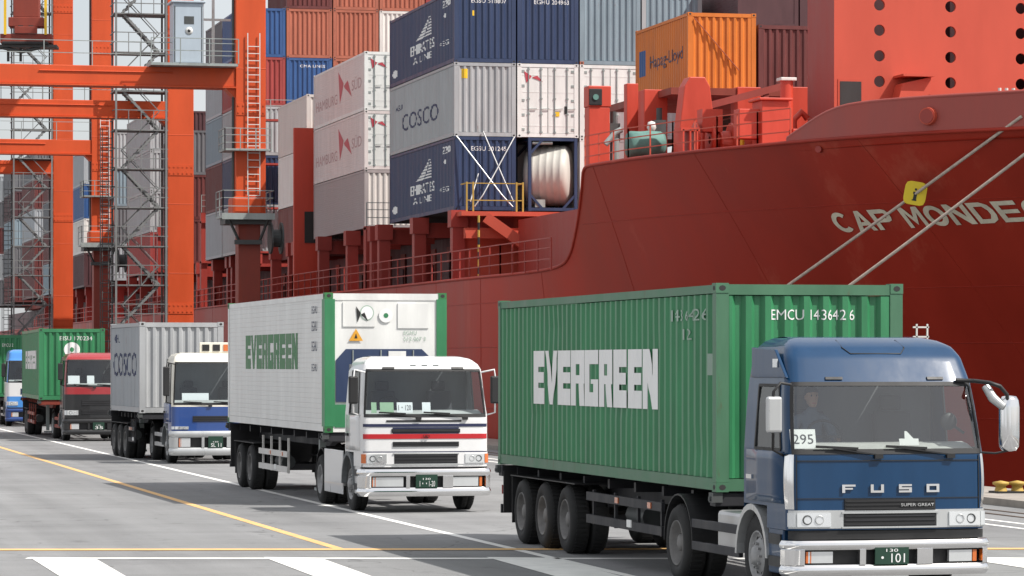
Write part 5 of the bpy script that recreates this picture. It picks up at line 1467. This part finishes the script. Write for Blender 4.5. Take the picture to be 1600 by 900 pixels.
# driver seen faintly through the windscreen
def skin_mesh(name, nodes, edges, mat, parent, sub=2, root_i=0):
    me = bpy.data.meshes.new(name); me.from_pydata([n[0] for n in nodes], edges, [])
    me.materials.append(M[mat]); o = link(name, me, parent)
    if not me.skin_vertices: 
        bm = bmesh.new(); bm.from_mesh(me); bm.verts.layers.skin.verify(); bm.to_mesh(me); bm.free()
    for i, n in enumerate(nodes):
        v = me.skin_vertices[0].data[i]; v.radius = n[1] if isinstance(n[1], tuple) else (n[1], n[1]); v.use_root = (i == root_i)
    o.modifiers.new('skin', 'SKIN').use_smooth_shade = True
    o.modifiers.new('sub', 'SUBSURF').levels = sub; o.modifiers['sub'].render_levels = sub
    return o
dl = Matrix.Translation(T1.location) @ Matrix.Rotation(T1.rotation_euler.z, 4, 'Z') @ Vector((-.55, 1.18, 1.62))
dv = thing('person', 'driver in a grey-blue jacket at the wheel of the blue truck', 'person', dl, T1.rotation_euler.z)
nd = [((0, 0, .06), (.15, .12)), ((0, .03, .25), (.145, .11)), ((0, .04, .42), (.17, .115)), ((0, .03, .52), (.10, .085)), ((0, .01, .60), (.056, .056)), ((0, -.01, .66), (.05, .05)),
      ((-.19, .03, .50), .072), ((-.26, -.06, .28), .055), ((-.20, -.33, .26), .036), ((.19, .03, .50), .072), ((.26, -.06, .28), .055), ((.20, -.33, .26), .036),
      ((-.10, -.08, .04), .095), ((-.14, -.46, .06), .066), ((-.14, -.55, -.36), .045), ((.10, -.08, .04), .095), ((.14, -.46, .06), .066), ((.14, -.55, -.36), .045)]
skin_mesh('body', nd, [(0, 1), (1, 2), (2, 3), (3, 4), (4, 5), (3, 6), (6, 7), (7, 8), (3, 9), (9, 10), (10, 11), (0, 12), (12, 13), (13, 14), (0, 15), (15, 16), (16, 17)], 'uniform', dv)
b = MB(); rows = []
for (z, ry, rx, oy) in ((-.125, .02, .02, -.055), (-.115, .045, .04, -.045), (-.08, .075, .058, -.02), (-.04, .092, .068, -.005), (0, .098, .074, 0), (.04, .10, .076, .004), (.08, .092, .070, .008), (.105, .068, .05, .01), (.118, .03, .024, .012)):
    ring = []
    for k in range(25):
        t = 2 * math.pi * k / 24; x_ = rx * math.sin(t); y_ = oy - ry * math.cos(t)
        f = max(0, math.cos(t)); 
        if f > .93 and -.05 < z < .03: y_ -= .018 * (1 - abs(z + .02) / .05 if abs(z + .02) < .05 else 0)
        if .55 < f < .92 and -.005 < z < .05: y_ += .008
        ring.append((x_, y_, z + .77))
    rows.append(ring)
b.grid(rows); hd = b.build('head', 'skin', dv)
b = MB()
for sx in (-1, 1): b.lathe([(0, -.006), (.010, -.004), (.012, .0), (0, .004)], 'y', (sx * .030, -.088, .785), 8, 0)
b.box(-.025, .025, -.098, -.085, .692, .699, 1); b.build('eyes_and_mouth', ['hair', 'mark_red'], hd)
for sx in (-1, 1):
    b = MB(); b.lathe([(0, -.01), (.02, -.008), (.028, 0), (.02, .008), (0, .008)], 'x', (sx * .074, .008, .765), 10); b.build('ear', 'skin', hd)
b = MB(); rows = []
for (z, ry, rx) in ((.02, .106, .082), (.06, .108, .082), (.09, .097, .074), (.112, .07, .054), (.126, .03, .026), (.13, .002, .002)):
    rows.append([(rx * math.sin(t), .012 - ry * math.cos(t) * (1 if math.cos(t) < 0 or z > .055 else .3), z + .77) for t in [2 * math.pi * k / 24 for k in range(25)]])
b.grid(rows); b.build('hair', 'hair', hd)
for sx in (-1, 1):
    px_, py_, pz_ = sx * .20, -.33, .26
    nodes = [((px_, py_, pz_), .026), ((px_, py_ - .06, pz_ + .01), (.036, .018)), ((px_, py_ - .09, pz_ + .015), (.036, .016))]; edges = [(0, 1), (1, 2)]
    for q, ln in ((-.027, .05), (-.009, .058), (.009, .054), (.027, .044)):
        k = len(nodes); nodes += [((px_ + q, py_ - .105, pz_ + .025), .0095), ((px_ + q, py_ - .118, pz_ + .025 - ln * .5), .0085), ((px_ + q, py_ - .10, pz_ + .02 - ln), .0075)]; edges += [(2, k), (k, k + 1), (k + 1, k + 2)]
    k = len(nodes); nodes += [((px_ - sx * .045, py_ - .05, pz_ + .012), .011), ((px_ - sx * .055, py_ - .085, pz_ + .0), .0095)]; edges += [(1, k), (k, k + 1)]
    skin_mesh('hand', nodes, edges, 'skin', dv, 1)

# --- truck 2: white, red stripe
def cab_generic(h_top, zw0, zw1, rake=.2):
    return dict(y0=[(.3, .02), (.86, .0), (zw0 - .05, .01), (zw1, rake), (zw1 + .1, rake + .06), (h_top - .12, rake + .16), (h_top - .04, rake + .3), (h_top, rake + .55)],
                w=[(.3, 1.215), (zw0, 1.215), (zw1, 1.14), (h_top - .12, 1.08), (h_top - .04, 1.0), (h_top, .86)], zw0=zw0, zw1=zw1, ztop=h_top)
c2 = cab_generic(2.92, 1.82, 2.68); c2.update(fog=(.36, .83), mats=['truck_white'], bands=[(.3, 3.2, 0)], zb0=.31, zb1=.82, bumper='chrome', plate='1・・1-20', plate2='130', zh=(.93, 1.10), headband='truck_white', hu=(.62, .92), turn='amber',
          grilles=[(.54, 1.50, 1.57, 1, 'chassis', None), (.52, 1.24, 1.33, 2, 'chassis', None), (.50, .92, 1.10, 3, 'chassis', 'silver')],
          words=[('UD', -.05, .05, 1.405, 1.46, 'letter_black', 't')], stepmat='truck_white', tank='alu', skirt='truck_white', mirrors='std', armmat='truck_white',
          strips=[(-.62, .56, 1.70, 1.735, 'black', 'wiper_cowl'), (-.52, .52, 1.48, 1.60, 'stripe_navy', 'grille_surround'), (-.36, .36, .345, .42, 'black', 'bumper_slot'), (-.97, .97, 1.61, 1.665, 'stripe_navy', 'pinstripe'), (-.97, .97, 1.385, 1.475, 'stripe_red', 'red_stripe'), (-.97, .97, 1.13, 1.15, 'stripe_navy', 'pinstripe')],
          roof_bits=[(-.18, 2.76, .05, .05, 'steel', 'marker_light'), (.02, 2.76, .05, .05, 'steel', 'marker_light'), (.22, 2.76, .05, .05, 'steel', 'marker_light'), (-.6, 2.69, .1, .04, 'black', 'visor_bracket'), (.58, 2.69, .1, .04, 'black', 'visor_bracket')])
y2 = 62.3
T2, F2 = tractor('white truck with red stripe and chrome bumper towing the white reefer', (LX - .40, y2, 0), R(.5), c2)
trailer('two-axle trailer with pale side rails under the white reefer', (LX - .53, 65.6, 0), R(.66), 12.19, 1.44, [9.3, 10.75], guard='white_old', gy=(4.4, 8.0))
rf = container('white reefer container with green corner posts lettered EVERGREEN', (LX - .53, 65.6, 1.44), 12.19, 2.74, 'white', rail='white', end='none', side='flat', post='green_dark', rz=R(.66), detail=True, group='containers on the trucks')
side_print(rf, block_geo('EVERGREEN', .10), 'green_dark', 9.7, 3.1, 1.24, 1.98, 12.19, False)
for z0, z1 in ((2.35, 2.5), (2.0, 2.2), (1.6, 1.8), (1.2, 1.35)): side_print(rf, text_geo('EGHU'), 'letter_dark', 1.5, .9, z0, z1, 12.19, False)
b = MB(); hw = W / 2; H2 = 2.74
for s in (-1, 1): b.box(*sorted((s * (hw + .006), s * (hw - .20))), -.006, .06, .12, H2 - .12)
b.box(*(-hw - .006, -hw + .03), .06, .30, .12, H2 - .12); b.box(-hw + .2, hw - .2, -.006, .05, .1, .55); b.build('green_post', 'green', rf)
b = MB(); b.box(-hw + .2, hw - .2, .02, .06, .55, H2 - .1); b.box(-.86, -.22, .0, .02, 2.08, 2.56); b.box(.24, .86, .0, .02, 2.05, 2.54)
for x in np.linspace(-.9, .9, 7): b.box(x - .008, x + .008, .012, .02, 2.60, 2.64)
b.build('refrigeration_panel', 'white', rf)
b = MB(); b.prism([(-1.0, .6), (-1.0, 1.42), (-.80, 1.64), (.72, 1.64), (.95, 1.42), (.95, .6)], 'y', -.006, .018); b.build('fan_recess', 'navy', rf)
b = MB(); b.box(.05, .40, -.02, .0, 1.38, 1.60); b.build('control_box', 'white', rf)
for x in (-.66, -.1, .55):
    b = MB(); b.bar((x, -.012, .8), (x, -.012, 1.62), .02); b.build('guard_bar', 'steel', rf)
end_print(rf, TRI, 'orange_sign', -.74, -.46, 1.80, 2.04, False, .02); end_print(rf, TRI, 'letter_black', -.63, -.57, 1.85, 1.95, False, .024)
end_print(rf, disc_geo(), 'letter_white', -.14, .14, 2.16, 2.44, False, .02); end_print(rf, disc_geo(8), 'green', -.05, .05, 2.25, 2.35, False, .024)
end_print(rf, disc_geo(24), 'letter_faint', -.52, -.24, 2.20, 2.50, False, .02); end_print(rf, disc_geo(24), 'letter_white', -.50, -.26, 2.22, 2.48, False, .023); end_print(rf, flag_mark(), 'letter_black', -.60, -.36, 2.16, 2.48, False, .027)
end_print(rf, text_geo('EGHU'), 'letter_faint', .36, .62, 1.92, 2.0, False, .008); end_print(rf, text_geo('512 067 3'), 'letter_faint', .36, .80, 1.80, 1.88, False, .008)
for k, (u, w_, m_, tx) in enumerate(((-.80, .10, 'paper_green', None), (-.60, .26, 'paper_green', None), (-.32, .30, 'paper', '1・120'), (.02, .16, 'paper', None))):
    small('paper_note', ['narrow green tinted pass at the left edge of the white truck windscreen', 'square green tinted pass behind the white truck windscreen', 'white numbered pass behind the white truck windscreen', 'round-edged white paper mid dashboard of the white truck'][k], 'paper', F2, T2, u, 1.87, w_, .20, m_, tx, -.05)

# --- truck 3: cream and blue
c3 = cab_generic(3.10, 1.68, 2.84); c3.update(mats=['truck_cream', 'truck_midblue', 'truck_white'], bands=[(.3, 1.60, 1), (1.60, 3.2, 0)], zb0=.24, zb1=.92, bumper='silver', plate='SL 11', plate2='130', zh=(.97, 1.05), headband=None, hu=(.62, .92),
          grilles=[(.52, 1.18, 1.34, 3, 'chassis', None)], words=[], stepmat='truck_white', tank='chassis', mirrors='std', strips=[], gap=False)
T3, F3 = tractor('cream and blue truck towing the short grey container', (LX + .16, 94.3, 0), R(.5), c3)
trailer('trailer under the short grey container with three axles', (LX - .35, 97.6, 0), R(1.6), 6.3, 1.38, [3.2, 4.4, 5.6], gy=(1.2, 2.4))
ct = container('short pale grey container lettered COSCO on the third truck', (LX - .35, 97.6, 1.38), 6.06, 2.62, 'grey', rail='grey_lt', group='containers on the trucks', rz=R(1.6), endcol='grey_lt')
side_print(ct, text_geo('COSCO'), 'letter_dark', 5.5, .7, 1.05, 1.75, 6.06); side_print(ct, text_geo('CBHU'), 'letter_dark', 5.2, 4.2, 2.05, 2.3, 6.06)
sg = thing('roof_sign_box', 'cream sign box with orange lamps on the cream truck roof', 'sign', (LX + .45, 95.1, 3.1))
b = MB(); b.box(-.62, .62, 0, .12, 0, .30); bx = b.build('box', 'truck_cream', sg, .02)
for x, m_ in ((-.45, 'black'), (-.15, 'black'), (.15, 'amber'), (.45, 'black')):
    b = MB(); b.box(x - .1, x + .1, -.02, -.002, .06, .24); b.build('lamp', m_, bx)
small('paper_note', 'white papers on the dashboard of the cream and blue truck', 'paper', F3, T3, -.45, 1.78, .75, .20, 'paper', None, -.08)

# --- truck 4: red and dark grey
c4 = cab_generic(3.20, 2.0, 2.95); c4.update(mats=['truck_red', 'truck_dark'], bands=[(.3, 1.70, 1), (1.70, 3.3, 0)], zb0=.24, zb1=.80, bumper='truck_dark', plate='35', plate2='130', zh=(.95, 1.12), headband=None, hu=(.60, .92),
          grilles=[(.5, .98, 1.14, 3, 'chassis', None), (.5, 1.3, 1.5, 3, 'chassis', None)], words=[], stepmat='truck_dark', tank='oxide', guard='oxide', mirrors='std', strips=[])
T4, F4 = tractor('red truck with dark grey front towing a green container', (LX + .0, 123.3, 0), R(.5), c4)
trailer('oxide red trailer under the green container of the red truck', (LX - .62, 126.7, 0), R(-1.9), 12.19, 1.46, [9.0, 10.3], deckmat='oxide', guard='oxide')
ct = container('green container with round white emblem behind the red truck cab', (LX - .62, 126.7, 1.46), 12.19, 2.66, 'green', rz=R(-1.9), group='containers on the trucks')
side_print(ct, block_geo('EVERGREEN', .08), 'letter_white', 9.5, 2.0, 1.15, 1.85, 12.19, False)
end_print(ct, text_geo('EISU 170234'), 'letter_white', -.45, .75, 2.22, 2.37); end_print(ct, disc_geo(), 'letter_white', -.30, .30, 1.60, 2.15); end_print(ct, disc_geo(10), 'green', -.08, .08, 1.78, 1.97, off=.009)
small('paper_note', 'left white paper behind the red truck windscreen', 'paper', F4, T4, -.72, 2.08, .42, .30, 'paper'); small('paper_note', 'right white paper behind the red truck windscreen', 'paper', F4, T4, -.22, 2.08, .26, .30, 'paper')

# --- truck 5: sky blue at the left edge
c5 = cab_generic(3.45, 2.0, 2.95); c5.update(mats=['truck_skyblue', 'truck_white'], bands=[(.3, 1.35, 0), (1.35, 1.98, 1), (1.98, 3.5, 0)], zb0=.24, zb1=.80, bumper='truck_midblue', plate='18', plate2='130', zh=(.95, 1.12), headband=None, hu=(.60, .92),
          grilles=[(.5, 1.45, 1.7, 3, 'truck_midblue', None)], words=[], stepmat='truck_skyblue', tank='chassis', mirrors='std', strips=[])
T5, F5 = tractor('sky blue and white truck at the far left of the queue', (LX + .35, 153.5, 0), 0, c5)
trailer('trailer under the farthest green container', (LX + .1, 157, 0), 0, 12.19, 1.30, [9.0, 10.3])
ct = container('farthest green container behind the sky blue truck', (LX + .1, 157, 1.30), 12.19, 2.85, 'green', group='containers on the trucks')
end_print(ct, text_geo('EMCU 2'), 'letter_white', -.9, -.4, 2.3, 2.45)
